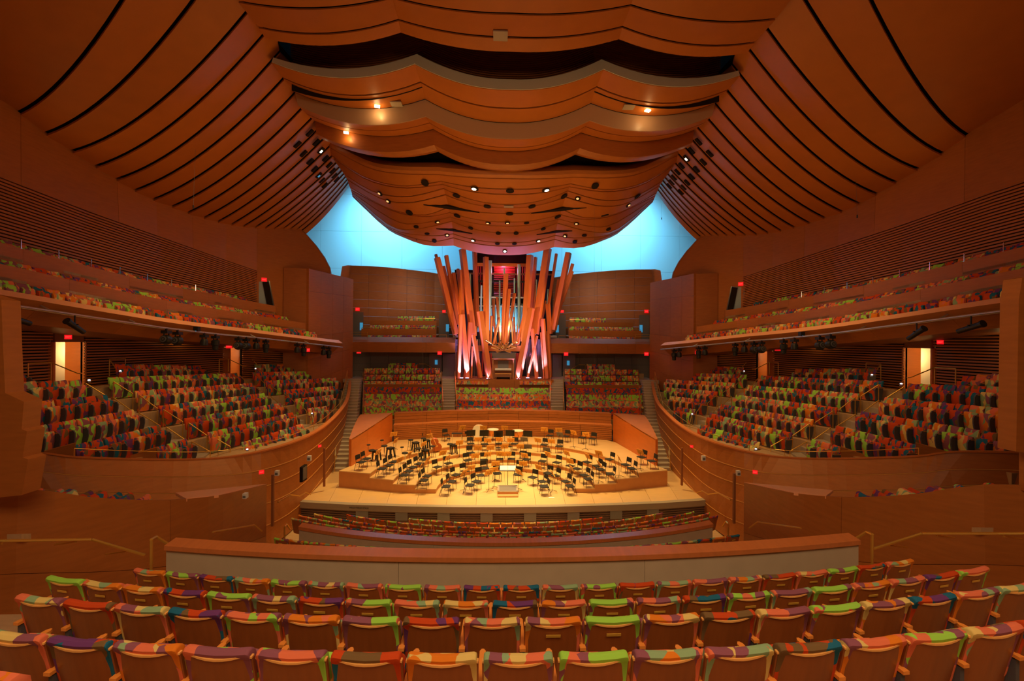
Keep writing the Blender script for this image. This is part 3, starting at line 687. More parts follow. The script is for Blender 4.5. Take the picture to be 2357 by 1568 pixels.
# ------------------------------------------------------------------ slatted wall under the side balcony
BLX = [(-8, -18.6), (14, -18.7), (20, -18.6), (24, -18.4), (28, -17.8), (32, -16.4), (36, -14.05), (37.2, -13.3)]
BLZ = [(-8, 11.9), (16.5, 10.2), (24.6, 9.46), (31, 9.0), (36.6, 8.34), (37.2, 8.3)]
BKX = [(10, -22.3), (22, -22.2), (28, -21.6), (32, -20.2), (35, -18.6), (36.6, -17.3)]
DOORS = [(21.95, 23.45), (32.1, 33.2)]
for s, side in SIDES:
    w = struct('wall_slatted_' + side, 'dark horizontal wood slats behind the side terrace')
    segs = [(10, 21.95), (23.45, 32.1), (33.2, 36.6)]
    for y0, y1 in segs:
        ys = [lerp(y0, y1, i / 6) for i in range(7)]
        pt = lambda y, z, o=0: mir((fy(BKX, y) + o, y, z), s)
        obj('slat_backing', MB().grid([[pt(y, 4.5, -.14) for y in ys], [pt(y, 9.3, -.14) for y in ys]], .1, mir((-1, 0, 0), s)), M['void'], w)
        m = MB()
        for k in range(30):
            z = 4.9 + k * .145; m.grid([[pt(y, z) for y in ys], [pt(y, z + .085) for y in ys]], .07, mir((-1, 0, 0), s))
        stuff(obj('wall_slats', m, M['wood'], w))
    # corridor doors with a lit passage behind
    for k, (y0, y1) in enumerate(DOORS):
        d = struct('door_%d' % (k + 1 + (2 if s > 0 else 0)), 'open doorway to a lit corridor in the slatted wall')
        x = fy(BKX, (y0 + y1) / 2); zb, zt = (5.2, 8.15) if k == 0 else (5.0, 7.75)
        obj('corridor_wall', MB().box(mir((x - 1.6, (y0 + y1) / 2, (zb + zt) / 2), s), (.1, 5.0, zt - zb + 1)), M['cream'], d)
        obj('door_jamb', MB().box(mir((x - .45, y1 + .05, (zb + zt) / 2), s), (1.0, .1, zt - zb)), M['redwood'], d)
        obj('door_jamb', MB().box(mir((x - .2, y0 - .05, (zb + zt) / 2), s), (.5, .1, zt - zb)), M['redwood'], d)
        obj('door_head', MB().box(mir((x - .1, (y0 + y1) / 2, (zt + 9.4) / 2), s), (.2, y1 - y0, 9.4 - zt)), M['wood_dark'], d)
        obj('corridor_floor', MB().box(mir((x - .9, (y0 + y1) / 2, zb - .05), s), (2.2, 4, .1)), M['floor'], d)
        obj('corridor_ceiling', MB().box(mir((x - 1.1, (y0 + y1) / 2, zt + .25), s), (1.4, 4, .1)), M['cream'], d)
        point('corridor_light', mir((x - .9, y1 + .95, zt - .5), s), 85, (1.0, .72, .36), .15); point('corridor_light', mir((x - .9, y0 - .95, zt - .5), s), 85, (1.0, .72, .36), .15)
    for y in (25.6, 28.8, 34.4, 15.5, 18.2): point('soffit_light', mir((fy(BKX, y) + .55, y, 8.35), s), 7, WARM, .08)

# ------------------------------------------------------------------ side balconies
for s, side in SIDES:
    b = thing('balcony', 'long curved wood balcony on the %s wall with three rows of seats' % side, 'balcony')
    ys = [-6, 4, 10, 14, 16, 18, 20, 22, 24, 26, 28, 30, 32, 34, 36, 36.9]
    P = lambda y, dx, dz: mir((fy(BLX, y) + dx, y, fy(BLZ, y) + dz), s)
    A = [P(y, -.35, .0) for y in ys]; B = [P(y, .0, -.26) for y in ys]; C = [P(y, -.9, -1.12) for y in ys]; D = [P(y, -3.4, -1.15) for y in ys]
    obj('balcony_lip', MB().grid([A, B], .12, mir((-1, 0, -.4), s)), M['litlipwood'], b, True)
    panels('front_panel', C, B, 11, M['wood'], b, .1, .012, mir((-1, 0, 0), s), 3)
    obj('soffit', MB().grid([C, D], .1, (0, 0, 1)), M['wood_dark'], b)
    obj('balcony_end', MB().grid([[A[-1], B[-1], C[-1]], [A[-1] + mir((-2, .5, 0), s), B[-1] + mir((-2, .5, 0), s), C[-1] + mir((-2, .5, 0), s)]], .05, (0, 1, 0)), M['wood'], b)
    obj('row_deck', MB().grid([[P(y, -.2, -.5) for y in ys], [P(y, -1.4, -.5) for y in ys]], .12, (0, 0, -1)), M['floor'], b)
    for j, yend in ((1, 35.2), (2, 34.2)):
        yy = [y for y in ys if y < yend] + [yend]
        lo = [P(y, -1.25 * j, 1.15 * (j - 1) - .5) for y in yy]; hi = [P(y, -1.25 * j, 1.15 * j) for y in yy]
        panels('row_parapet', lo, hi, 8, M['wood'], b, .1, .01, mir((-1, 0, 0), s), 3)
        obj('row_deck', MB().grid([[P(y, -1.25 * j, 1.15 * j - .5) for y in yy], [P(y, -1.25 * j - 1.25, 1.15 * j - .5) for y in yy]], .12, (0, 0, -1)), M['floor'], b)
        e = P(yend, -1.25 * j, 0); obj('parapet_end', MB().grid([[lo[-1], hi[-1]], [lo[-1] + mir((-1.2, .3, 0), s), hi[-1] + mir((-1.2, .3, 0), s)]], .06, (0, -1, 0)), M['wood'], b)
    # upper doorway
    d = struct('door_%d' % (5 + (s > 0)), 'tilted doorway to a blue lit passage above the balcony')
    c = on_wall(604, 678)
    q = Matrix.Rotation(math.radians(35 * -s), 3, 'Z') @ Matrix.Rotation(math.radians(10 * s), 3, 'Y')
    c.x += .12; cc = mir(c, s)
    obj('door_recess', MB().box(cc, (1.05, .12, 2.0), 0, q), M['bluetint'], d)
    obj('door_opening', MB().box(cc + q @ V((-.26 * s * -1 * -1, -.09, 0)), (.42, .06, 1.9), 0, q), M['void'], d)
    obj('door_frame', MB().box(cc + q @ V((-.52 * s, -.08, 0)), (.07, .1, 2.0), 0, q), M['chrome'], d)

# ------------------------------------------------------------------ orchestra floor, parapets, side walls of the stalls
fl = struct('floor', 'sloping oak floor of the stalls')
prof = [(-6, 5.6), (1, 5.6), (2.6, 5.4), (3.4, 5.12), (4.2, 4.87), (5.15, 4.46), (6.4, 3.97), (7.3, 3.9), (8.0, 2.75), (9, 2.6), (11.5, 1.5), (12.7, 1.15), (14.4, .75), (15.4, .35), (16.5, .0), (18, -.45), (19, -.75), (20.5, -1.08), (23, -1.15)]
for (a, za), (b, zb) in zip(prof, prof[1:]): obj('floor_board', MB().grid([[V((-12, a, za)), V((12, a, za))], [V((-12, b, zb)), V((12, b, zb))]], .1, (0, 0, -1)), M['floor'], fl)
def wall_arc(yc, R, x1, n=25): return [V((x, yc + R - math.sqrt(R * R - x * x), 0)) for x in [lerp(-x1, x1, i / (n - 1)) for i in range(n)]]
def parapet(label, yc, R, x1, ztop, zbot, cw, ch):
    o = thing('parapet', label, 'wall', group=None); a = wall_arc(yc, R, x1)
    obj('cap_rail', MB().grid([[p + V((0, 0, ztop)) for p in a], [p + V((0, cw, ztop + .02)) for p in a]], ch, (0, 0, -1)), M['capwood'], o)
    panels('plaster_face', [p + V((0, .05, zbot)) for p in a], [p + V((0, .05, ztop - ch)) for p in a], 3, M['plaster'], o, cw - .1, .006, (0, 1, 0), 8)
    return o
parapet('broad beige parapet with orange wood cap in front of the nearest seats', 7.72, 40, 6.65, 4.535, 2.5, .3, .085)
parapet('lower beige parapet with orange wood cap behind the front stalls', 15.1, 22.5, 7.9, 1.36, -.4, .32, .12)
for s, side in SIDES:
    w = struct('wall_stalls_' + side, 'smooth wood wall beside the stalls aisle')
    tp = [at(614, 1114.5, 16.3), at(562, 1128, 14.6), at(500, 1141, 13.2), at(429, 1149, 12.2), at(363, 1152, 11.5), at(264, 1149, 10.8), at(159, 1139, 10.1), at(53, 1123, 9.6), V((-12.2, 8.4, 5.5)), V((-12.6, 4, 6.9)), V((-12.6, -5, 8.6))]
    tp = [mir(p, s) for p in smoothline(tp, 41)]
    bt = [V((p.x, p.y, fy(prof, p.y) - .3)) for p in tp]
    mid = [p.lerp(q, .58) for p, q in zip(tp, bt)]
    panels('wall_panel', mid, tp, 5, M['wood'], w, .12, .012, mir((-1, .2, 0), s), 8); panels('wall_panel', bt, [p + V((0, 0, -.012)) for p in mid], 5, M['wood'], w, .12, .012, mir((-1, .2, 0), s), 8)
    # slab closing the top at the far end, its lit top put into the colour
    deck = [at(614, 1114.5, 16.3), at(500, 1141, 13.2), at(429, 1149, 12.2), at(404, 1135, 13.2)]
    obj('wall_cap', MB().prism([mir(p + V((0, 0, .01)), s) for p in deck], (0, 0, -.08)), M['litlipwood'], w)
    sd = [[mir((-10.5 - k * 3.6, y, at(lerp(95, 330, (y - 9.9) / 3.4), lerp(1126, 1145, (y - 9.9) / 3.4), y).z - .97 - .03 * k), s) for y in (9.5, 10.5, 11.5, 12.5, 14, 15.2)] for k in (0, 1)]
    obj('side_floor', MB().grid(sd, .15, (0, 0, -1)), M['floor'], w)
    pr = struct('trim_%d' % (3 if s < 0 else 4), 'near wood pier at the edge of the side terrace')
    if s < 0: P = [at(x, y, 9.0) for x, y in ((-420, 560), (3, 690), (7, 800), (12, 905), (55, 925), (50, 988), (62, 993), (52, 1053), (65, 1058), (50, 1140), (-420, 1190))]
    else: P = [at(x, y, 9.0) for x, y in ((2800, 560), (2353, 640), (2345, 690), (2339, 1040), (2390, 1045), (2390, 1140), (2800, 1190))]
    obj('pier_slab', MB().prism(P, (0, .35, 0)), M['wood'], pr)

# ================================================================== SEATS
def yb(z): return -.05 - .12 * (z - .3) / .58
def seat_meshes():
    D = {}
    nx = 9; xs = [lerp(-.268, .268, i / (nx - 1)) for i in range(nx)]
    zt = lambda x: .858 + .028 * min(1, (abs(x) / .21)) ** 2 - (.02 if abs(x) > .24 else 0)
    rows = []
    for k in range(5):
        t = k / 4; rows.append([V((x * lerp(.97, 1, t), yb(lerp(.26, zt(x), t)) + .035 * (x / .25) ** 2, lerp(.26, zt(x), t))) for x in xs])
    D['shell'] = MB().grid(rows, .022, (0, 1, .15)).mesh('back_shell', M['seatwood'], True)
    top = rows[-1]; e = [p + V((0, -.010, -.004)) for p in top]
    D['edge'] = MB().grid([e, [p + V((0, .03, .004)) for p in e]], .014, (0, 0, 1)).mesh('shell_edge', M['edgewood'], True)
    prof = [(yb(.42) + .03, .42), (yb(.70) + .03, .70), (yb(.86) + .024, .86), (yb(.90) + .012, .89), (yb(.93) + .012, .916), (yb(.95) + .035, .938), (yb(.95) + .07, .938), (yb(.92) + .11, .905), (yb(.8) + .125, .78), (yb(.6) + .13, .58), (yb(.42) + .12, .42)]
    xs2 = [-.255, -.249, -.232, -.15, 0, .15, .232, .249, .255]; sc = [.86, .93, .985, 1, 1, 1, .985, .93, .86]
    dip = lambda x, z: (.022 * (1 - min(1, abs(x) / .24) ** 2) if z > .85 else 0)
    cush = MB().sweep(prof, xs2, sc, dip)
    pp = [(yb(.40) + .15, .40), (yb(.40) + .25, .42), (yb(.5) + .29, .55), (yb(.7) + .31, .70), (yb(.75) + .26, .755), (yb(.75) + .20, .75), (yb(.6) + .17, .6)]
    pan = MB().sweep(pp, [-.225, -.21, -.1, .1, .21, .225], [.8, .95, 1, 1, .95, .8])
    for i, f in enumerate(FAB):
        D['cushion', i] = cush.mesh('back_cushion', f, True); D['pan', i] = pan.mesh('seat_pan', f, True)
    pq = [(yb(.3) + .06, .03), (yb(.3) + .20, .04), (yb(.5) + .32, .36), (yb(.7) + .36, .66), (yb(.7) + .32, .715), (yb(.7) + .24, .71), (yb(.5) + .17, .5)]
    pan2 = MB().sweep(pq, [-.25, -.24, -.1, .1, .24, .25], [.88, .97, 1, 1, .97, .88])
    oval = [(-.06, .60), (.0, .655), (.2, .665), (.36, .63), (.42, .55), (.42, .40), (.38, .22), (.31, .08), (.14, .05), (.04, .16), (-.04, .4)]
    D['oval'] = MB().prism([V((-.305, y, z)) for y, z in oval], (.05, 0, 0)).mesh('arm_panel', M['armdark'])
    for i, f in enumerate(FAB): D['pan2', i] = pan2.mesh('seat_pan', f, True)
    out = [(-.10, .60), (.27, .60), (.30, .56), (.29, .40), (.24, .24), (.16, .14), (.02, .12), (-.06, .2), (-.1, .4)]
    D['panel'] = MB().prism([V((-.30, y, z)) for y, z in out], (.04, 0, 0)).mesh('arm_panel', M['armdark'])
    D['arm'] = MB().prism([V((-.252, -.13, .615)), V((-.308, -.13, .615)), V((-.306, .3, .615)), V((-.29, .325, .615)), V((-.27, .325, .615)), V((-.254, .3, .615))], (0, 0, .028)).mesh('armrest', M['armwood'])
    D['foot'] = MB().box((-.28, .05, .08), (.04, .12, .16)).mesh('pedestal', M['black'])
    D['plate'] = MB().box((0, yb(.775) - .008, .775), (.135, .006, .026), 0, Matrix.Rotation(.2, 3, 'X')).mesh('number_plate', M['gold'])
    return D
SM = seat_meshes()
FULL = ('shell', 'edge', 'cushion', 'pan', 'panel', 'arm', 'foot')
PN = {'shell': 'back_shell', 'edge': 'shell_edge', 'cushion': 'back_cushion', 'pan': 'seat_pan', 'pan2': 'seat_pan', 'oval': 'arm_panel', 'panel': 'arm_panel', 'arm': 'armrest', 'foot': 'pedestal', 'plate': 'number_plate'}
def seat(name, label, loc, rz, cw, group, parts=FULL, plate=False, sx=1.0, sz=1.0):
    t = thing(name, label, 'seat', loc, rz, group)
    if sx != 1 or sz != 1: t.scale = (sx, 1, sz)
    sh = None
    for p in parts:
        me = SM[p, cw] if p in ('cushion', 'pan', 'pan2') else SM[p]
        o = put(PN[p], me, sh if p == 'edge' and sh else (ap if p == 'arm' and ('panel' in parts or 'oval' in parts) else t))
        if p == 'shell': sh = o
        if p in ('panel', 'oval'): ap = o
    if plate: put('number_plate', SM['plate'], sh or t)
    return t
ORD = lambda n: '%d%s' % (n, 'th' if 10 <= n % 100 <= 20 else {1: 'st', 2: 'nd', 3: 'rd'}.get(n % 10, 'th'))
NUMW = ('first', 'second', 'third', 'fourth', 'fifth', 'sixth', 'seventh', 'eighth', 'ninth', 'tenth')
SHORT = ('orange and sage', 'lime and mauve', 'red and blue', 'sage and coral')
rs = random.Random(5)
# stalls: arcs of wood-backed seats facing the stage -- (distance, radius, half width, floor height, pitch, offset, plates, row text)
def stalls_row(y0, R, xa, xb, z, pitch, off, plates, row, group, parts=FULL, cws=None):
    yc = y0 + R; n0 = math.ceil((xa - off) / pitch); n1 = math.floor((xb - off) / pitch); c = 0
    for k in range(n0, n1 + 1):
        a = (off + k * pitch) / R; x, y = R * math.sin(a), yc - R * math.cos(a); c += 1
        cw = cws[k - n0] if cws and k - n0 < len(cws) else rs.choice((0, 1, 2, 3, 0, 3))
        seat('stalls_seat', 'wood-backed %s seat, %s from left in the %s' % (SHORT[cw], ORD(c), row), (x, y, z), a, cw, group, parts, plates if isinstance(plates, bool) else (k in plates), pitch / .56)
G1 = 'wood-backed stalls seats nearest the camera'
stalls_row(2.52, 29, -4.0, -3.6, 5.52, .56, .2, False, 'row cut off by the frame', G1); stalls_row(2.52, 29, 3.6, 4.0, 5.52, .56, .2, False, 'half-hidden row below the nearest one', G1)
stalls_row(3.34, 29, -4.5, 4.6, 5.155, .56, -.31, False, 'row nearest the camera', G1, cws=[3, 2, 0, 1, 1, 2, 0, 3, 1, 0, 3, 2, 0, 1, 3, 2])
stalls_row(4.14, 29, -5.45, 5.5, 4.905, .56, .05, {0, 1}, 'second row from the camera', G1, cws=[3, 2, 3, 2, 1, 0, 1, 2, 3, 0, 1, 0, 2, 3, 1, 0, 2, 0, 3, 1, 3])
stalls_row(5.12, 29, -5.9, 6.4, 4.475, .56, -.26, True, 'third row from the camera', G1, cws=[1, 0, 0, 2, 1, 3, 2, 1, 3, 0, 2, 0, 1, 0, 2, 1, 3, 1, 0, 3, 2, 1])
stalls_row(6.33, 31, -6.1, 6.35, 3.97, .56, -.12, True, 'fourth row from the camera', G1, cws=[0, 1, 2, 0, 1, 3, 3, 1, 0, 2, 2, 3, 1, 2, 3, 3, 0, 2, 3, 1, 2, 0, 3])
G2 = 'stalls seats between the two parapets'
SMALL = ('shell', 'cushion', 'arm')
stalls_row(12.4, 30, -8.2, 8.3, 1.14, .56, 0, True, 'nearer row between parapets', G2, SMALL)
stalls_row(13.6, 30, -7.6, 7.7, .95, .56, .28, True, 'farther row between parapets', G2, SMALL)
G3 = 'front stalls seats below the stage'
for i, (y0, R, w, zt) in enumerate(((20.6, 18, 5.0, -.20), (19.55, 19, 7.7, .04), (18.5, 20, 9.0, .30), (17.5, 21, 9.3, .63), (16.55, 22, 9.5, .97))):
    stalls_row(y0, R, -w, w, zt - .93, .56, .28 * (i % 2), False, '%s row from the stage' % NUMW[i], G3, SMALL)
# stalls seats behind the side walls, only their tops in view
for s, side in SIDES:
    c = 0
    for r in range(4):
        for k in range(6 - (r == 3) * 3):
            y = 10.0 + .57 * k + r * .55; x = -(fy([(9.6, 11.3), (10.8, 10.9), (12.2, 10.3), (14, 10.2)], y) + .25 + .8 * r)
            tz = at(lerp(95, 330, (k + r * .6) / 6), lerp(1126, 1145, (k + r * .6) / 6) - r * 3.0, y).z; z = tz - .945
            if k + r > 5: continue
            c += 1; cw = rs.randrange(4); p = mir((x, y, z), s)
            seat('stalls_seat', 'seat behind the %s side wall, %s top just showing, %s along' % (side, SHORT[cw], ORD(c)), p, s * PI / 2.3, cw, 'seats peeping over the side walls', ('shell', 'cushion', 'pan'))

# side terraces: rows of fully upholstered seats facing the stage
terr = []
for s, side in SIDES:
    for r, b, p, q in ROWS:
        if s > 0 and b == 0 and r in EXT: p = (p[0], EXT[r], p[2] + .12)
        p, q = V(p), V(q); L = (q - p).length; n = max(1, int(L / .56)); d = (q - p).normalized()
        rz = math.atan2(d.y, d.x) - PI
        for k in range(n):
            c = p.lerp(q, (k + .5) / n); pos = mir((c.x, c.y, c.z - SH), s); ang = (rz if s < 0 else -rz)
            cw = rs.choice((0, 1, 2, 2, 3)); terr.append(((pos - V((-.48, 0, 8.4))).length, side, r, b, k, n, pos, ang, cw))
terr.sort(key=lambda t: t[0])
BL = ('nearest block', 'middle block', 'block by organ')
for t in terr[:300]:
    _, side, r, b, k, n, pos, ang, cw = t
    seat('terrace_seat', '%s terrace seat, %s, %s row from back, %s in %s' % (SHORT[cw], side, NUMW[r], ORD(k + 1), BL[b]), pos, ang, cw, 'upholstered seats of the side terraces', ('cushion', 'pan2', 'oval', 'arm'), sz=1.19)
far = {}
for t in terr[300:]:
    _, side, r, b, k, n, pos, ang, cw = t; mt = Matrix.Translation(pos) @ Matrix.Rotation(ang, 4, 'Z') @ Matrix.Diagonal((1, 1, 1.19, 1))
    for key, mk in ((('cushion', cw), ('cushion', cw)), (('pan', cw), ('pan2', cw)), (('panel', 9), 'oval'), (('arm', 9), 'arm')):
        mb = far.setdefault(key, MB()); me = SM[mk]; mb.add([mt @ v.co for v in me.vertices], [tuple(f.vertices) for f in me.polygons])
if far:
    fs = thing('terrace_seating', 'the farthest upholstered terrace seats beside the organ loft piers', 'seats'); fs['kind'] = 'stuff'
    for (kname, cw), mb in far.items():
        o = obj({'cushion': 'back_cushion', 'pan': 'seat_pan', 'panel': 'arm_panel', 'arm': 'armrest'}[kname], mb, FAB[cw] if cw < 9 else M['armdark' if kname == 'panel' else 'armwood'], fs, True); o['kind'] = 'stuff'

# side balconies: seat tops over each parapet
for s, side in SIDES:
    for j, (y0, y1, dz) in enumerate(((13.8, 35.2, .44), (15.6, 34.4, .36), (16.6, 32.6, .36))):
        y = y0; k = 0
        while y < y1:
            x = fy(BLX, y) - 1.25 * j - .62; z = fy(BLZ, y) + 1.15 * j + dz - .93
            dx = fy(BLX, y + .3) - fy(BLX, y - .3); ang = math.atan2(.6, dx) - PI; k += 1; cw = rs.choice((0, 1, 2, 2, 3))
            seat('gallery_chair', '%s balcony seat on the %s, %s row up, %s from the camera' % (SHORT[cw], side, NUMW[j], ORD(k)), mir((x, y, z), s), ang if s < 0 else -ang, cw, 'upholstered seats of the side balconies', ('cushion', 'pan'))
            y += .58 * .6 / math.hypot(.6, dx)
# choir seats below the organ balcony, facing the hall
for s, side in SIDES:
    for r, (y, py, xa, xb, n) in enumerate(((39.75, 877.5, 838, 1013, 12), (40.65, 862.5, 838, 1013, 13), (41.55, 848, 838, 1013, 13), (42.45, 836, 893, 961, 5))):
        for k in range(n):
            c = at(lerp(xa, xb, (k + .5) / n), py, y); cw = rs.choice((0, 1, 1, 2, 3)); w = (at(xb, py, y) - at(xa, py, y)).length / n
            seat('choir_chair', '%s choir seat %s of organ, %s row up, %s from outside' % (SHORT[cw], side, NUMW[r], ORD(k + 1)), mir((c.x, y, c.z - .93), s), PI, cw, 'choir seats under the organ balcony', ('shell', 'cushion', 'pan'), sx=w / .56)
    for r, (y, py, xa, xb, n) in enumerate(((42.3, 772, 846, 1004, 14), (43.65, 749, 851, 1002, 13), (44.95, 728, 915, 1002, 7))):
        for k in range(n):
            c = at(lerp(xa, xb, (k + .5) / n), py, y); cw = rs.choice((0, 1, 1, 2, 3)); w = (at(xb, py, y) - at(xa, py, y)).length / n
            seat('organ_loft_chair', '%s seat, balcony %s of organ, %s row up, %s from outside' % (SHORT[cw], side, NUMW[r], ORD(k + 1)), mir((c.x, y, c.z - .93), s), PI, cw, 'seats in the organ balconies', ('shell', 'cushion', 'pan'), sx=w / .56)
# choir benches and the platform under them
cp = struct('floor_choir', 'stepped choir platform between stage wall and organ')
BEN = [(35.35, 940.5, 0), (36.25, 924.5, 1), (37.15, 909.5, 2), (38.05, 894, 3)]
def xr(px, y): return at(px, 900, y).x
for name, xa, xb, cws in (('left', 838, 1017, (1, 3, 1, 2)), ('centre', 1050, 1271, (3, 2, 0, 1)), ('right', 1304, 1478, (2, 3, 1, 2))):
    for (y, py, i), cw in zip(BEN, cws):
        z = at(1160, py, y).z; x0, x1 = xr(xa, y), xr(xb, y); w = x1 - x0; xm = (x0 + x1) / 2
        b = thing('choir_bench', 'long %s choir bench in the %s block, %s up from the stage wall' % (SHORT[cw], name, NUMW[i]), 'bench', (xm, y, z - .82), PI, 'choir benches behind the stage')
        pf = [(-.12, .40), (-.2, .84), (-.13, .86), (-.02, .42)]; sp = [(-.05, .32), (-.05, .44), (.40, .46), (.42, .32)]
        obj('back_cushion', MB().sweep(pf, [-w / 2, w / 2], [1, 1]), FAB[cw], b); obj('seat_cushion', MB().sweep(sp, [-w / 2, w / 2], [1, 1]), FAB[cw], b)
        obj('bench_base', MB().box((0, .12, .16), (w, .4, .32)), M['wood'], b)
        obj('platform_step', MB().box((xm, y - .05, z - 1.22), (w, .92, .8)), M['floor'], cp)
    if name != 'centre':
        x0, x1 = xr(xa, 39.1), xr(xb, 39.1); zt, zb = at(1160, 886, 39).z, at(1160, 897, 39).z - .6
        obj('choir_parapet', MB().box(((x0 + x1) / 2, 39.1, (zt + zb) / 2), (x1 - x0, .12, zt - zb)), M['wood'], cp)
    for r, (y, py) in enumerate(((39.75, 877.5), (40.65, 862.5), (41.55, 848), (42.45, 836))):
        if name == 'centre': break
        z = at(1160, py, y).z - .93; x0, x1 = xr(xa, y), xr(xb, y); obj('platform_step', MB().box(((x0 + x1) / 2, y, z - .6), (x1 - x0, .92, 1.2)), M['floor'], cp)
for s in (-1, 1):
    a0, a1 = xr(836.5, 35), xr(836.5, 43); obj('choir_side', MB().grid([[mir((a0, 34.9, .5), s), mir((a1, 43, 1.5), s)], [mir((a0, 34.9, 3.05), s), mir((a1, 43, 5.6), s)]], .08, mir((1, 0, 0), s)), M['wood'], cp)
x0, x1 = xr(1046, 39.4), xr(1274, 39.4)
zo = at(1160, 873, 39.8).z
obj('organ_platform', MB().box(((x0 + x1) / 2, 42.2, zo - .35), (x1 - x0, 5.6, .7)), M['wood'], cp)
for k in range(5): obj('platform_panel', MB().box((lerp(x0, x1, (k + .5) / 5), 39.36, zo - .42), ((x1 - x0) / 5 - .02, .1, .86)), M['wood'], cp)
for s, (xa, xb) in ((-1, (1050, 1124)), (1, (1196, 1270))):
    y = 39.25; a, b = xr(xa, y), xr(xb, y); z = at(1160, 881, y).z
    o = thing('choir_bench', 'patterned bench back set in the organ platform front, %s of the console' % ('left' if s < 0 else 'right'), 'bench', ((a + b) / 2, y - .06, z), 0, 'choir benches behind the stage')
    obj('back_cushion', MB().box((0, 0, 0), (b - a, .12, .34)), FAB[0], o); obj('frame', MB().box((0, .03, -.2), (b - a, .1, .05)), M['wood'], o)

# ================================================================== ORGAN
org = thing('pipe_organ', 'huge pipe organ of splayed square wooden pipes and metal pipes, lit pink from below', 'organ', (0, 41, zo))
OX, OY, SCL = 960, 550, 4.48
def op(x, y, d): return at(OX + x / SCL, OY + y / SCL, d) - V((0, 41, zo))
BEAMS = [  # wooden pipes: bottom, top, width, depth
    (400, 985, 206, 195, 62, 40.8), (385, 860, 192, 160, 30, 41.3), (360, 700, 272, 282, 36, 41.6), (428, 880, 300, 172, 42, 40.9), (440, 780, 376, 354, 36, 40.7), (460, 700, 420, 310, 32, 40.9),
    (470, 1000, 453, 322, 50, 40.5), (575, 985, 466, 108, 68, 40.6), (425, 1440, 452, 782, 38, 39.7), (520, 1440, 468, 780, 46, 39.9), (500, 1440, 548, 862, 46, 40.1), (655, 1432, 580, 990, 40, 39.6),
    (560, 1435, 572, 1110, 16, 40.1), (622, 900, 592, 130, 46, 41.2), (715, 1080, 709, 188, 54, 40.4), (745, 1442, 648, 750, 62, 39.6), (690, 1100, 628, 750, 22, 39.9), (600, 1000, 590, 620, 30, 41.4),
    (735, 1085, 735, 700, 20, 41), (757, 1085, 768, 795, 22, 40.7), (790, 900, 790, 618, 26, 41.4), (862, 1090, 824, 602, 26, 41), (788, 1085, 850, 812, 22, 40.6), (815, 1085, 780, 710, 20, 41.2),
    (888, 1090, 917, 362, 46, 40.6), (910, 1092, 954, 520, 28, 40.4), (925, 1092, 1006, 562, 30, 40.8), (992, 1090, 974, 845, 18, 40.5), (1012, 1090, 998, 806, 20, 40.7), (1040, 1088, 1104, 768, 26, 40.6), (1030, 1088, 1042, 806, 18, 41),
    (1105, 1060, 1165, 170, 68, 40.5), (1175, 800, 1222, 190, 36, 41.2), (1215, 980, 1348, 100, 80, 40.4), (1358, 672, 1437, 154, 30, 40.9), (1405, 940, 1562, 145, 64, 40.7), (1400, 960, 1605, 258, 34, 41.2), (1500, 650, 1600, 335, 34, 41.4),
    (1385, 950, 1462, 418, 32, 41.3), (1370, 980, 1350, 672, 48, 40.5), (1345, 1440, 1296, 826, 46, 40.0), (1040, 1448, 1180, 716, 66, 39.6), (1235, 1440, 1190, 930, 38, 39.8), (1140, 1442, 1238, 1000, 24, 39.7), (1308, 1440, 1276, 965, 16, 39.9), (1375, 1430, 1355, 950, 34, 40.3),
    (1190, 900, 1216, 480, 24, 41.4), (1268, 900, 1330, 640, 26, 41.0), (1180, 1000, 1246, 640, 26, 41.3), (640, 1420, 610, 1050, 26, 40.6), (1415, 880, 1448, 560, 22, 41.5)]
for i, (x0, y0, x1, y1, w, d) in enumerate(BEAMS):
    a, b = op(x0, y0, d), op(x1, y1, d + .25); wm = w / SCL / 1000 * d * .80
    o = obj('wooden_pipe', tilted(a, b, wm, wm * 1.0, V((.62 if x0 < 900 else -.62, -1, 0)).normalized()), M['pipewood'], org)
    dd = (b - a).normalized(); obj('pipe_mouth', MB().tube(a + dd * .02, a - dd * .12, wm * .32, 4, wm * .2), M['wood_dark'], o)
for x0, y0, x1, y1, w in ((745, 930, 755, 224, 36), (1050, 930, 1052, 264, 34), (658, 745, 665, 480, 18), (850, 800, 852, 430, 18), (1003, 800, 1003, 408, 18), (898, 700, 900, 303, 20), (550, 620, 548, 360, 16), (1230, 700, 1232, 420, 14), (1340, 670, 1350, 520, 14), (1278, 500, 1278, 285, 12), (428, 900, 430, 840, 12), (1452, 690, 1450, 600, 12)):
    d = 41.2; a, b = op(x0, y0, d), op(x1, y1, d); r = w / SCL / 2000 * d
    o = obj('metal_pipe', MB().tube(a, b, r, 12), M['pipemetal'], org, True); obj('pipe_foot', MB().tube(a, a - V((0, 0, .5)), r, 12, r * .25), M['pipemetal'], o, True)
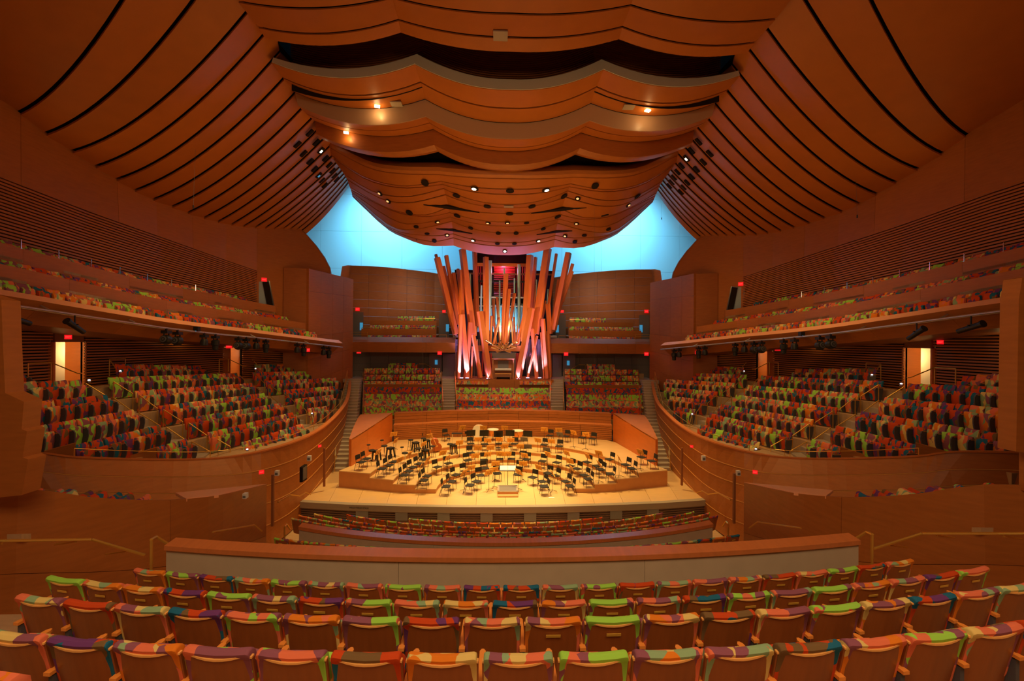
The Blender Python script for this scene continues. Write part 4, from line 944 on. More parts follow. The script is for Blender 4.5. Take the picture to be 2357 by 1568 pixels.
# ranks of small pipes, frame and louvres inside
m = MB()
rr = random.Random(3)
for k in range(46):
    x = lerp(625, 1115, k / 45); d = 42.0 + .3 * (k % 3); y1 = 640 + 90 * rr.random(); a, b = op(x, 960, d), op(x, y1, d); m.tube(a, b, .035 + .03 * rr.random(), 6)
stuff(obj('inner_pipes', m, M['pipemetal'], org, True))
for k in range(18):
    z = 292 + k * 18; a, b = op(792, z, 42.3), op(1012, z, 42.3)
    obj('louvre_slat', MB().box((a + b) / 2, (b.x - a.x, .16, .085), 0, Matrix.Rotation(.5, 3, 'X')), M['redslat'], org)
for x in (632, 655, 680, 1025, 1068, 1090, 1112):
    a, b = op(x, 600, 42.5), op(x, 285, 42.5); obj('red_pipe', MB().tube(a, b, .07, 8), M['redslat'], org, True)
for x0, x1, y, h, mm in ((612, 1125, 268, 30, 'redwood'), (612, 1125, 440, 18, 'black'), (360, 1400, 362, 16, 'wood_dark'), (640, 1130, 605, 14, 'steel'), (640, 1130, 695, 12, 'steel'), (640, 1130, 900, 10, 'steel'), (610, 1140, 1130, 60, 'redwood'), (372, 430, 1005, 22, 'steel'), (1375, 1440, 1008, 22, 'steel')):
    d = 41.9 if mm != 'redwood' else 41.5; a, b = op(x0, y, d), op(x1, y, d)
    obj('frame_rail', MB().box((a + b) / 2, (b.x - a.x, .2, h / SCL / 1000 * d)), M[mm], org)
for x in (395, 470, 560, 640, 780, 1000, 1130, 1215, 1300, 1390):
    a, b = op(x, 1440, 42.4), op(x, 380 if 500 < x < 1250 else 560, 42.4); obj('frame_post', MB().tube(a, b, .08, 4), M['black'], org)
a, b = op(380, 1440, 43.2), op(1400, 330, 43.2); obj('organ_back', MB().box(((a.x + b.x) / 2, 43.3 - 41, (a.z + b.z) / 2), (b.x - a.x, .15, b.z - a.z)), M['void'], org)
a, b = op(618, 345, 43.0), op(1128, 150, 43.0); obj('dark_gap_panel', MB().box(((a.x + b.x) / 2, 2.0, (a.z + b.z) / 2), (b.x - a.x, .2, b.z - a.z)), M['void'], org)  # black panel painted as the dark gap above the organ
for x0, x1 in ((395, 470), (545, 640), (1130, 1200), (1225, 1300)):      # thin vertical pipes of the lower case
    n = 7; m = MB()
    for k in range(n): a, b = op(lerp(x0, x1, k / (n - 1)), 1435, 41.3), op(lerp(x0, x1, k / (n - 1)), 1035, 41.3); m.tube(a, b, .035, 6)
    stuff(obj('case_pipes', m, M['steel'], org, True))
for x in (675, 700, 745, 765, 1025, 1040, 1060): a, b = op(x, 1400, 41.3), op(x, 1180, 41.3); obj('red_pipe', MB().tube(a, b, .08, 8), M['redslat'], org, True)
# horizontal trumpets fanning out above the console
hub = op(890, 1150, 40.2)
fan = [(710, 1045), (772, 1085), (760, 1118), (800, 1092), (832, 1070), (862, 1052), (884, 1085), (945, 1060), (918, 1078), (985, 1076), (1032, 1060), (1022, 1112), (965, 1120), (815, 1170), (848, 1140), (970, 1172), (880, 1120), (930, 1130)]
for x, y in fan:
    e = op(x, y, 39.5); o = obj('trumpet_pipe', MB().tube(hub, e, .035, 8, .075), M['brass'], org, True); obj('trumpet_mouth', MB().tube(e, e + (e - hub).normalized() * .012, .06, 8), M['void'], o)
point('organ_glow', V((0, 41.9, 15.2)), 160, (1.0, .12, .25), .3); point('organ_glow', V((-2.6, 42.0, 7)), 60, (1.0, .2, .6), .2); point('organ_glow', V((2.6, 42.0, 7)), 60, (1.0, .2, .6), .2); point('organ_glow', V((.3, 40.9, 9.6)), 320, (.25, .85, 1.0), .2)  # unseen tinted lamps added to colour the pipes from inside
# console, bench
con = thing('organ_console', 'wooden organ console with white keyboards in the middle of the organ', 'console', at(1158, 872, 40.0))
z0 = con.location.z
obj('case', MB().box((0, .5, .9), (2.0, .3, 1.8)).box((-.95, .2, .9), (.12, .7, 1.8)).box((.95, .2, .9), (.12, .7, 1.8)).box((0, .2, 1.82), (2.1, .75, .1)), M['brownmetal'], con)
obj('music_desk', MB().box((0, .3, 1.25), (1.0, .06, .75)), M['greyplas'], con)
for k in range(3): obj('keyboard', MB().box((0, .02 + .1 * k, .80 + .06 * k), (1.5, .14, .04)), M['paper'], con)
obj('pedal_board', MB().box((0, .1, .12), (1.5, .5, .06)), M['black'], con)
bn = thing('organ_bench', 'wooden bench in front of the organ console', 'bench', con.location + V((0, -.5, 0)))
obj('seat', MB().box((0, 0, .5), (1.5, .32, .07)), M['edgewood'], bn)
for q in (-.65, .65): obj('leg', MB().box((q, 0, .235), (.07, .3, .47)), M['brownmetal'], bn)
obj('organ_screen', MB().box((0, 41.6, zo + 1.2), (2.6, .1, 2.4)), M['greywall'], cp)
# pink uplights at the foot of the pipes
for i, (x, y) in enumerate(((458, 1441), (516, 1441), (733, 1446), (1044, 1449), (1140, 1440), (1264, 1440))):
    c = at(OX + x / SCL, OY + (y + 4) / SCL, 39.45)
    f = thing('uplight', 'small violet floor light at the foot of the organ, %s of six' % NUMW[i], 'light', c, 0, 'violet uplights under the organ')
    obj('housing', MB().box((0, 0, .04), (.3, .2, .08)), M['black'], f); obj('lens', MB().box((0, 0, .1), (.28, .17, .04)), M['pinklamp'], f)
    spot('uplight_beam', c + V((0, -.12, .2)), c + V((0, .8, 4)), 2600, (0.46, 0.30, 1.0), 70, .8, .06)

# ================================================================== ORCHESTRA FURNITURE
CHAIRS = [(-8.24,25.13,4),(-8.16,25.82,4),(-6.93,24.64,3),(-6.72,25.29,3),(-6.61,26.02,3),(-5.6,24.21,2),(-5.51,24.9,2),(-5.43,25.66,2),(-5.19,26.39,2),(-5.04,27.31,2),(-3.23,23.66,0),(-3.02,24.49,0),(-2.91,25.7,0),(-2.43,26.43,0),(-1.96,23.85,0),(-1.63,24.48,0),(-1.46,25.61,0),(-1.24,27.02,0),(-4.49,23.98,1),(-4.43,24.71,1),(2.11,23.61,0),(2.08,24.44,0),(3.53,23.66,0),(3.42,24.43,0),(1.6,25.19,0),(2.59,25.97,0),(2.97,25.49,0),(4.63,24.11,1),(4.55,24.78,1),(0.75,25.75,0),(-4.25,32.23,4),(-2.23,28.96,2),(-2.34,30.59,3),(-1.35,30.43,3),(-0.37,30.56,3),(-2.38,27.95,1),(-3.52,27.25,1),(-4.1,26.45,1),(-1.32,28.04,1),(-0.3,28.23,1),(0.47,28.28,1),(-0.46,25.97,0),(3.43,32.11,4),(4.62,31.9,4),(5.7,31.42,4),(2.81,30.22,3),(3.8,29.8,3),(1.44,28.13,1),(1.27,29.16,2),(2.43,27.73,1),(3.32,27.4,1),(4.05,26.66,1),(4.35,26.05,1),(5.09,26.69,2),(0.87,27.11,0),(0.75,30.53,3),(6.39,31.02,4),(6.44,26.49,3),(7.1,25.33,3),(7.22,24.58,3),(8.3,26.11,4),(8.62,25.25,4),(5.52,25.85,2),(5.58,25.17,2),(5.92,24.3,2)]
DRUM_STOOLS = [(-8.17,26.96,4),(-7.71,28.12,4),(-6.22,27.29,3),(-5.6,28.39,3),(-3.68,29.58,3)]
BAR_STOOLS = [(-6.3,29.48,4),(-5.51,29.92,4),(-4.72,28.68,3)]
SQUARE_STOOLS = [(-7.91,27.07,4),(-7.25,27.85,4),(-5.93,29.29,4),(-5.31,29.92,4),(-5.11,28.22,3),(-3.43,29.59,3)]
STANDS = [(-7.51,29.78,4),(-6.93,27.86,4),(-7.52,25.98,3),(-5.19,30.23,3),(-5.18,28.0,3),(-5.75,26.35,2),(-6.05,25.12,2),(-4.76,24.55,1),(-4.6,26.0,1),(-3.04,32.05,4),(-1.5,31.98,4),(0.07,31.97,4),(-3.01,29.33,2),(-1.8,30.25,2),(-1.13,29.93,2),(-0.34,30.25,2),(0.47,30.0,2),(-1.73,28.74,1),(-0.91,28.8,1),(0.03,29.13,1),(-3.89,27.48,1),(-3.47,26.32,1),(-1.87,27.68,0),(-1.08,28.03,0),(-0.28,28.19,0),(-0.56,25.95,0),(-0.63,24.74,0),(-1.95,25.11,0),(2.93,31.4,4),(3.95,31.12,4),(4.87,30.29,4),(5.62,29.74,4),(2.34,30.0,2),(3.24,29.69,2),(1.08,29.13,1),(1.28,27.77,0),(1.08,25.94,0),(2.71,27.18,1),(3.93,27.4,1),(3.84,25.6,1),(4.94,25.86,2),(1.93,25.17,0),(3.83,24.91,0),(0.73,24.3,0),(0.21,28.13,0),(5.78,26.55,2),(7.85,25.0,4),(5.25,24.22,2),(6.48,24.53,3)]
STANDS_FLOOR = [(-2.29,24.22,0),(-0.92,24.21,0),(2.61,24.1,0)]
GREY_STANDS = [(3.98,30.8,3),(1.39,30.28,2),(1.6,29.11,1),(2.76,28.28,1)]
BLACK_DESKS = [(-2.38,31.5,3),(-1.42,31.5,3),(-0.4,31.23,3),(0.45,31.51,3),(1.73,31.3,3)]
HZ = (0, .24, .46, .68, .92)
TIER = ('on the flat floor', 'on the lowest riser', 'on the second riser', 'on the third riser', 'on the top riser')
SIDEW = lambda x: 'left of' if x < -.6 else ('right of' if x > .6 else 'straight behind')
def copies(proto, loc, rz, label):
    """the thing again, with copies of its parts and their sub-parts"""
    r = proto.copy(); COL.objects.link(r); r.location = loc; r.rotation_euler = (0, 0, rz); r['label'] = label
    for ch in proto.children:
        c = ch.copy(); COL.objects.link(c); c.parent = r
        for g in ch.children: d = g.copy(); COL.objects.link(d); d.parent = c
    return r
def face(x, y): return math.atan2(23.4 - y, 0 - x) - PI / 2
def uniq(items):
    """order the things of one tier from left to right, so that each can be told by its place"""
    by = {}
    for it in sorted(items, key=lambda t: t[0]): by.setdefault(it[2], []).append(it)
    return [(it, k + 1, len(v)) for t, v in sorted(by.items()) for k, it in enumerate(v)]
def scatter(items, make, text, zoff=0, facing=face, jitter=.12):
    proto = None
    for (x, y, t), k, n in uniq(items):
        lab = text % (ORD(k) + ' from the left ' + TIER[t]); loc = (x, y, HZ[t] + zoff); rz = facing(x, y) + random.uniform(-jitter, jitter)
        if proto is None: proto = make(lab); proto.location = loc; proto.rotation_euler = (0, 0, rz)
        else: copies(proto, loc, rz, lab)
def orchestra_chair(lab):
    t = thing('orchestra_chair', lab, 'chair', group='black orchestra chairs')
    s = MB().sweep([(-.2, .445), (-.2, .475), (.16, .49), (.22, .47), (.22, .445)], [-.235, -.21, .21, .235], [.9, 1, 1, .9]); obj('seat', s, M['blackpad'], t, True)
    b = MB().sweep([(-.235, .60), (-.27, .86), (-.245, .87), (-.205, .61)], [-.215, -.18, .18, .215], [.85, 1, 1, .85]); obj('backrest', b, M['blackpad'], t, True)
    for x in (-.2, .2):
        obj('leg', MB().tube((x, .17, .45), (x, .2, 0), .013), M['black'], t)
        obj('leg', MB().path([(x, -.255, .80), (x, -.2, .45), (x, -.33, 0)], .013), M['black'], t)
    obj('stretcher', MB().tube((-.2, -.22, .3), (.2, -.22, .3), .009), M['black'], t)
    return t
ch = [c for c in CHAIRS]
scatter(ch, orchestra_chair, 'black padded orchestra chair, %s')
def music_stand(lab, m='standwood', nm='music_stand', grp='wooden music stands'):
    t = thing(nm, lab, 'music stand', group=grp)
    q = Matrix.Rotation(-.42, 3, 'X')
    obj('desk', MB().box((0, 0, 1.05), (.50, .018, .34), 0, q), M[m], t)
    obj('desk_ledge', MB().box((0, -.09, .90), (.50, .06, .015)), M[m], t)
    obj('pole', MB().tube((0, 0, .06), (0, 0.02, 1.03), .011), M['black'], t)
    for a in range(3): obj('leg', MB().tube((0, 0, .1), (.27 * math.sin(a * 2.094), -.27 * math.cos(a * 2.094), 0.01), .011), M['black'], t)
    if m == 'standwood': obj('desk_slots', MB().box((-.1, .035, 1.05), (.02, .01, .12), 0, q).box((.1, .035, 1.05), (.02, .01, .12), 0, q), M['brownmetal'], t)
    return t
back = lambda x, y: face(x, y) + PI
scatter(STANDS + STANDS_FLOOR, music_stand, 'honey wood music stand, %s', facing=face, jitter=.35)
scatter(GREY_STANDS, lambda l: music_stand(l, 'greyplas', 'grey_music_stand', 'grey music stands'), 'grey music stand among the chairs, %s')
def black_desk(lab):
    t = thing('wide_music_stand', lab, 'music stand', group='wide black music stands')
    obj('desk', MB().box((0, 0, 1.0), (.66, .02, .46), 0, Matrix.Rotation(-.2, 3, 'X')), M['black'], t); obj('pole', MB().tube((0, 0, 0.02), (0, 0, .9), .014), M['black'], t); obj('base', MB().lathe([(.18, 0), (.16, .025), (.02, .03)], (0, 0, 0), 12), M['black'], t)
    return t
scatter(BLACK_DESKS, black_desk, 'wide black percussion stand, %s', jitter=.05)
def drum_stool(lab):
    t = thing('drum_stool', lab, 'stool', group='adjustable black stools with chrome posts')
    obj('seat', MB().lathe([(.10, .60), (.19, .62), (.2, .67), (.17, .70), (.02, .70)], (0, 0, 0), 14), M['blackpad'], t, True)
    obj('backrest', MB().lathe([(.02, -.02), (.11, -.02), (.12, .0), (.11, .03), (.02, .03)], (0, -.24, .98), 10), M['blackpad'], t, True)
    obj('back_stem', MB().path([(0, -.1, .62), (0, -.25, .68), (0, -.24, .97)], .012), M['chrome'], t)
    obj('post', MB().tube((0, 0, .08), (0, 0, .61), .03, 8), M['chrome'], t, True)
    for a in range(5): obj('foot', MB().tube((0, 0, .1), (.28 * math.cos(a * 1.257), .28 * math.sin(a * 1.257), .02), .018), M['chrome'], t)
    return t
scatter(DRUM_STOOLS, drum_stool, 'round black stool with chrome post, %s')
def bar_stool(lab):
    t = thing('bar_stool', lab, 'stool', group='tall round stools at the stage wall')
    obj('seat', MB().lathe([(.16, .70), (.18, .72), (.18, .75), (.14, .77), (.02, .77)], (0, 0, 0), 14), M['blackpad'], t, True)
    for a in range(4): u, v = math.cos(a * PI / 2 + .78), math.sin(a * PI / 2 + .78); obj('leg', MB().tube((.12 * u, .12 * v, .71), (.21 * u, .21 * v, 0), .012), M['black'], t)
    obj('foot_ring', MB().path([(.19 * math.cos(k * PI / 6), .19 * math.sin(k * PI / 6), .28) for k in range(13)], .008), M['black'], t)
    return t
scatter(BAR_STOOLS, bar_stool, 'tall round thin-legged stool, %s')
def square_stool(lab):
    t = thing('square_stool', lab, 'stool', group='heavy square black stools')
    obj('seat', MB().box((0, 0, .60), (.38, .38, .06)).box((0, 0, .54), (.34, .34, .06)), M['blackpad'], t)
    for a in (-1, 1):
        for b in (-1, 1): obj('leg', tilted((.19 * a, .19 * b, 0), (.14 * a, .14 * b, .56), .07, .07), M['black'], t)
    return t
scatter(SQUARE_STOOLS, square_stool, 'chunky square black stool, %s')
# percussion
for i, (x, y) in enumerate(((-.79, 32.5), (1.05, 32.1))):
    t = thing('timpani', 'copper kettle drum %s the wide black stands' % ('behind, between', 'behind and right of')[i], 'drum', (x, y, .92), 0, 'copper kettle drums')
    obj('kettle', MB().lathe([(.10, .30), (.28, .36), (.38, .55), (.40, .80)], (0, 0, 0), 18), M['copper'], t, True)
    obj('drum_head', MB().lathe([(.41, .78), (.43, .80), (.43, .84), (.40, .85), (.02, .85)], (0, 0, 0), 18), M['skin'], t, True)
    for a in range(4): u, v = math.cos(a * PI / 2), math.sin(a * PI / 2); obj('leg', MB().tube((.36 * u, .36 * v, .6), (.40 * u, .40 * v, 0), .02), M['black'], t)
t = thing('bass_drum', 'large bass drum with pale hoop standing behind the wide black stands', 'drum', (-1.85, 32.3, .92))
rm = Matrix.Rotation(PI / 2, 3, 'X') ; 
for nm, pr, mm in (('shell', [(.44, -.2), (.44, .2)], 'riserwood'), ('hoop', [(.44, .18), (.48, .18), (.48, .24), (.44, .24)], 'skin'), ('drum_head', [(.02, .215), (.44, .215)], 'skin'), ('hoop', [(.44, -.24), (.48, -.24), (.48, -.18), (.44, -.18)], 'skin')):
    mb = MB().lathe(pr, (0, 0, 0), 20); mb.v = [tuple(rm @ V(p) + V((0, 0, .72))) for p in mb.v]; obj(nm, mb, M[mm], t, True)
for a in (-.3, .3): obj('stand_leg', MB().tube((a, 0, .45), (a * 1.6, .2, 0), .02).tube((a, 0, .45), (a * 1.6, -.2, 0), .02), M['black'], t)
t = thing('percussion_table', 'small black percussion table with chrome legs at the stage wall', 'table', (-3.35, 31.2, .68 if math.hypot(3.35, 7.1) < 7.6 else .92))
obj('tabletop', MB().box((0, 0, .8), (.75, .42, .04)), M['blackpad'], t)
for a in (-.33, .33):
    for b in (-.17, .17): obj('leg', MB().tube((a, b, 0), (a, b, .8), .014), M['chrome'], t)
t = thing('snare_drum', 'black drum on a chrome stand beside the percussion table', 'drum', (-2.65, 31.9, .92))
obj('shell', MB().lathe([(.19, .62), (.2, .64), (.2, .78), (.19, .8), (.02, .8)], (0, 0, 0), 16), M['black'], t, True); obj('stand', MB().tube((0, 0, .1), (0, 0, .63), .02), M['chrome'], t)
for a in range(3): obj('leg', MB().tube((0, 0, .25), (.25 * math.cos(a * 2.1), .25 * math.sin(a * 2.1), 0), .012), M['chrome'], t)
# double bass lying against its stool
t = thing('double_bass', 'reddish brown double bass leaning beside the square stool', 'double bass', (-4.45, 30.0, .70), .3)
pts = [(-.0, .0), (.20, .02), (.31, .14), (.30, .30), (.20, .44), (.20, .55), (.26, .68), (.22, .84), (.08, .95), (0, .97)]
poly = [V((x, 0, z)) for x, z in pts] + [V((-x, 0, z)) for x, z in reversed(pts[1:-1])]
q = Matrix.Rotation(-.42, 3, 'Y') @ Matrix.Rotation(.25, 3, 'X')
obj('body', MB().prism([q @ (p + V((0, 0, .12))) for p in poly], q @ V((0, .2, 0))), M['cello'], t)
obj('fingerboard', MB().tube(q @ V((0, -.05, .62)), q @ V((0, .06, 1.62)), .03, 6, .022), M['edgewood'], t); obj('scroll', MB().lathe([(.02, -.08), (.05, 0), (.03, .09)], q @ V((0, .06, 1.68)), 8), M['cello'], t)
obj('bridge', MB().box(q @ V((0, -.05, .52)), (.14, .03, .10), 0, q), M['edgewood'], t); obj('end_pin', MB().tube(q @ V((0, .1, .13)), q @ V((0, .1, 0)), .012), M['chrome'], t)
# podium
pd = thing('podium', 'low red-brown conductor podium with pale carpet recess at the stage front', 'podium', (.12, 23.95, 0))
obj('box', MB().box((0, 0, .11), (1.12, 1.05, .22)), M['riserwood'], pd); obj('carpet_top', MB().box((0, .04, .225), (.92, .8, .02)), M['greywall'], pd)
obj('rim', MB().box((0, -.47, .235), (1.12, .1, .03)).box((0, .48, .235), (1.12, .08, .03)).box((-.51, 0, .235), (.1, .95, .03)).box((.51, 0, .235), (.1, .95, .03)), M['lip'], pd); obj('step', MB().box((0, -.62, .05), (1.1, .2, .1)), M['stage'], pd)
cs = thing('conductor_stand', 'conductor music stand with a bright white open score', 'music stand', (.14, 24.75, 0), 0)
obj('desk', MB().box((0, 0, 1.12), (.92, .02, .42), 0, Matrix.Rotation(-1.05, 3, 'X')), M['black'], cs); obj('pole', MB().tube((0, 0, .02), (0, 0, 1.1), .018), M['black'], cs); obj('base', MB().lathe([(.25, 0), (.22, .03), (.02, .04)], (0, 0, 0), 12), M['black'], cs)
sc_ = tag(obj('open_score', MB().box((-.23, 0, .024), (.44, .34, .012)).box((.23, 0, .024), (.44, .34, .012)), M['paper']), 'white open score lying on the conductor stand', 'book'); sc_.matrix_world = Matrix.Translation((.14, 24.75, 1.12)) @ Matrix.Rotation(PI / 2 - 1.05, 4, 'X')
tag(obj('floor_paper', MB().box((2.45, 23.15, .006), (.3, .14, .008)), M['paper']), 'small white sheet lying on the stage floor right of the podium', 'paper')

# ================================================================== LAMPS, SIGNS, RAILS
# lighting pipe and moving heads under each balcony lip
for s, side in SIDES:
    pp = [mir((fy(BLX, y) + .28, y, fy(BLZ, y) - .62), s) for y in (4, 10, 13, 15.9, 18, 20, 22, 24, 26, 28, 30, 32, 34, 35.6, 36.6)]
    lp_ = thing('lighting_pipe', 'long grey steel lighting pipe along the %s balcony' % side, 'pipe'); obj('pipe', MB().path(pp, .05, 8), M['steel'], lp_, True)
    for k in range(2, len(pp) - 1, 2): obj('bracket', MB().tube(pp[k], pp[k] + mir((-.5, 0, .25), s), .03), M['steel'], lp_)
    def pipe_at(px):
        lo, hi = 10.0, 36.6
        for _ in range(40):
            y = (lo + hi) / 2
            if at(px, 780, y).x > fy(BLX, y) + .28: lo = y
            else: hi = y
        return mir((fy(BLX, y) + .28, y, fy(BLZ, y) - .62), s)
    heads = [(383, 0), (409, 0), (470, 2), (496, 1), (549, 0), (567, 0), (590, 2), (612, 1), (684, 2), (699, 1), (745, 2), (757, 1)]
    for i, (px, kind) in enumerate(heads):
        c = pipe_at(px); h = thing('stage_lamp', '%s black lamp hanging under the %s balcony, %s from the camera' % (('round-faced', 'long-nosed', 'stubby')[kind], side, ORD(i + 1)), 'lamp', c, 0, 'black stage lamps under the balconies')
        k = 1.0 - .012 * i
        obj('clamp', MB().box((0, 0, -.06), (.09, .09, .14)), M['black'], h); obj('base_box', MB().box((0, 0, -.2), (.34 * k, .34 * k, .16)), M['black'], h)
        y = obj('yoke', MB().box((0, -.17 * k, -.42), (.06, .03, .34)).box((0, .17 * k, -.42), (.06, .03, .34)), M['black'], h)
        if kind == 0:
            mb = MB().lathe([(.12, -.16), (.25, -.1), (.27, .05), (.22, .2), (.08, .26)], (0, 0, 0), 14); q = Matrix.Rotation(math.radians(80) , 3, 'X') @ Matrix.Rotation(.3 * s, 3, 'Z'); mb.v = [tuple(q @ V(p) + V((0, 0, -.62))) for p in mb.v]; obj('head', mb, M['black'], h, True)
            mb = MB().lathe([(.02, .255), (.17, .225)], (0, 0, 0), 14); mb.v = [tuple(q @ V(p) + V((0, -.012, -.62))) for p in mb.v]; obj('lens', mb, M['armdark'], h, True)
        elif kind == 1: obj('head', MB().lathe([(.10, -1.0), (.15, -.96), (.16, -.72), (.21, -.68), (.22, -.42), (.12, -.34)], (0, 0, 0), 14), M['black'], h, True)
        else: obj('head', MB().lathe([(.14, -.78), (.20, -.74), (.20, -.5), (.13, -.36)], (0, 0, 0), 14), M['black'], h, True)
    for i, (px, L, a) in enumerate(((172, .9, .5), (36, 1.0, .25))):
        c = pipe_at(px); h = thing('profile_spot', 'long black profile spotlight on the %s pipe, %s' % (side, ('second from the camera', 'closest to the camera')[i]), 'lamp', c, 0, 'long profile spotlights')
        obj('hanger', MB().tube((0, 0, 0), (0, 0, -.45), .03), M['black'], h)
        d = V((.35 * -s * -1, .8, -a)).normalized(); d.x = -.0 ; m0 = V((0, 0, -.5))
        obj('barrel', MB().tube(m0 - d * L * .45, m0 + d * L * .55, .12, 10, .10).tube(m0 - d * L * .5, m0 - d * L * .44, .15, 10), M['black'], h, True); obj('yoke', MB().box((0, 0, -.42), (.3, .05, .05)), M['black'], h)
    c = pipe_at(453) ; h = thing('small_speaker', 'small black speaker on top of the %s lighting pipe' % side, 'speaker', c + V((0, 0, .0))); obj('cabinet', MB().box((0, 0, .17), (.26, .24, .26)), M['black'], h); obj('status_light', MB().lathe([(.03, 0), (.03, .03)], mir((.02, -.13, .03), s), 8), M['bluelit'], h); obj('bracket', MB().box((0, 0, .03), (.06, .06, .06)), M['black'], h)

# canopy openings with and without lamps
def in_canopy(px, py):
    """where the line of sight meets the canopy, and the canopy's normal there"""
    best = None
    a, b, c = ray(px, py); d = V((a, b, c)).normalized(); o = V((-.48, 0, ZC))
    for A, B in zip(ALLC, ALLC[1:]):
        for k in range(len(A) - 1):
            m = (A[k] + A[k + 1] + B[k] + B[k + 1]) / 4; r = m - o; e = (r - d * r.dot(d)).length / r.length
            if best is None or e < best[0]: best = (e, m, ((A[k + 1] - A[k]).cross(B[k] - A[k])).normalized())
    n = best[2]; n = -n if n.z > 0 else n
    t = (best[1] - o).dot(n) / d.dot(n)
    return o + d * t + n * .06, n
holes = [(979, 419, 0), (1174, 437, 0), (1369, 426, 0), (1093, 432, 1), (1256, 435, 1), (1051, 448, 0), (1297, 450, 0), (1122, 473, 0), (1224, 473, 0), (1173, 490, 0), (943, 488, 0), (1392, 493, 0), (1053, 495, 0), (1283, 497, 0), (1124, 511, 3), (1168, 511, 3), (1212, 511, 0),
         (1084, 523, 0), (1250, 525, 0), (958, 520, 0), (1400, 526, 0), (983, 536, 0), (1345, 540, 0), (1147, 535, 0), (1188, 535, 0), (1090, 552, 1), (1238, 553, 1), (1145, 559, 0), (1184, 559, 0), (1162, 577, 1), (876, 444, 2), (895, 462, 2), (1006, 509, 2), (1327, 513, 2), (1029, 540, 2), (1301, 542, 2), (1445, 471, 2), (1330, 455, 2), (1466, 450, 0), (963, 550, 0), (1323, 555, 0), (1000, 553, 0)]
ALLC = LOW
for px, py, k in holes:
    p, n = in_canopy(px, py); 
    if n.z > 0: n = -n
    q = n.to_track_quat('Z', 'Y').to_matrix(); r = .26 if k in (0, 1, 3) and py < 500 else .20
    mb = MB().lathe([(r * .94, -.02), (r, .0), (r, .05)], (0, 0, 0), 14); mb.v = [tuple(q @ V(t) + p + n * .01) for t in mb.v]; o = obj('canopy_opening', mb, M['void'], ceiling)
    if k: mb = MB().lathe([(.02, .05), (r * (.6 if k == 1 else .5), .05), (r * .5, .02)], (0, 0, 0), 10); mb.v = [tuple(q @ (V(t) + V((0, .05, 0))) + p + n * .03) for t in mb.v]; obj('opening_lamp', mb, M['lamp' if k == 1 else 'lampdim'], o)
ALLC = [sc_a, sc_b, sc_c]
for px, py in ((1152, 77),):
    p, n = in_canopy(px, py); obj('access_hatch', MB().box(p - V((0, 0, .04)), (.62, .6, .05)), M['step'], ceiling)
for curves, lst in (([sc_e, sc_f, sc_g], ((868, 240, 1), (1491, 250, 1), (912, 236, 0), (1448, 243, 0))), ([sc_h, sc_i], ((797, 301, 1),))):
    ALLC = curves
    for px, py, lit in lst:
        p, n = in_canopy(px, py); n = -n if n.z > 0 else n
        if lit: obj('recessed_lamp', MB().box(p - V((0, 0, .05)), (.28, .2, .06), .3), M['lamp'], ceiling); point('recessed_light', p - V((0, -.1, .25)), 12, WARM, .06)
        else: obj('access_hatch', MB().box(p - V((0, 0, .03)), (.6, .5, .04)), M['step'], ceiling)
for px, py in ((1171, 473),):
    ALLC = LOW; p, n = in_canopy(px, py); obj('access_hatch', MB().box(p - V((0, 0, .03)), (.65, .4, .04)), M['step'], ceiling)

# two pairs of dark tapering slits across the seams of the canopy
ALLC = LOW
for s, side in SIDES:
    for pts in (((975, 470.5), (1027, 472), (1104, 488), (1030, 479)), ((1004, 525.5), (1042, 526), (1088, 537), (1044, 531))):
        P = [in_canopy(x, y)[0] for x, y in pts]; obj('canopy_slit', MB().prism([mir(p + V((0, -.03, -.03)), s) for p in P], (0, .05, .12)), M['void'], ceiling)
# exit signs
EXITM = text_mesh('exit_letters', 'EXIT', .15, M['exitl'])
def exit_sign(label, c, rz, w=.34):
    t = thing('exit_sign', label, 'sign', c, rz, 'red exit signs'); obj('sign_face', MB().box((0, 0, 0), (w, .05, w * .8)), M['exit'], t)
    o = put('sign_letters', EXITM, t, (0, -.03, 0)); o.rotation_euler = (PI / 2, 0, 0); o.scale = (w / .42,) * 3
for n, (px, py, d, r, txt, w) in enumerate(((157, 776, 21.5, .8, 'over the nearest lit doorway on the left', .26), (527, 797, 30.6, .6, 'over the farther lit doorway on the left', .36), (708, 806, 34.5, .4, 'under the far end of the left balcony', .34), (608, 644, 33.6, .6, 'over the tilted upper doorway on the left', .36),
        (823, 712, 44.4, 0, 'over the outer door of the left organ balcony', .42), (1022, 717, 44.6, 0, 'over the inner door of the left organ balcony', .34), (826, 810, 41.05, 0, 'under the outer end of the left organ balcony', .40), (1012, 813, 40.9, 0, 'under the inner end of the left organ balcony', .40), (602, 1087, 19.2, .5, 'on the curved wall left of the stage, nearer one', .20), (736, 1027, 23.4, .9, 'on the curved wall left of the stage, by the stairs', .16),
        (2164, 788, 21.5, -.8, 'over the nearest lit doorway on the right', .26), (1790, 803, 30.6, -.6, 'over the farther lit doorway on the right', .36), (1605, 812, 34.5, -.4, 'under the far end of the right balcony', .34), (1705, 654, 33.6, -.6, 'over the tilted upper doorway on the right', .36),
        (1488, 717, 44.4, 0, 'over the outer door of the right organ balcony', .42), (1294, 717, 44.6, 0, 'over the inner door of the right organ balcony', .34), (1488, 815, 40.9, 0, 'under the outer end of the right organ balcony', .40), (1303, 815, 40.9, 0, 'under the inner end of the right organ balcony', .40), (1738, 1087, 19.2, -.5, 'on the curved wall right of the stage, nearer one', .20), (1592, 1028, 23.4, -.9, 'on the curved wall right of the stage, by the stairs', .16))):
    exit_sign('small red lit EXIT sign ' + txt, at(px, py, d), r, w)
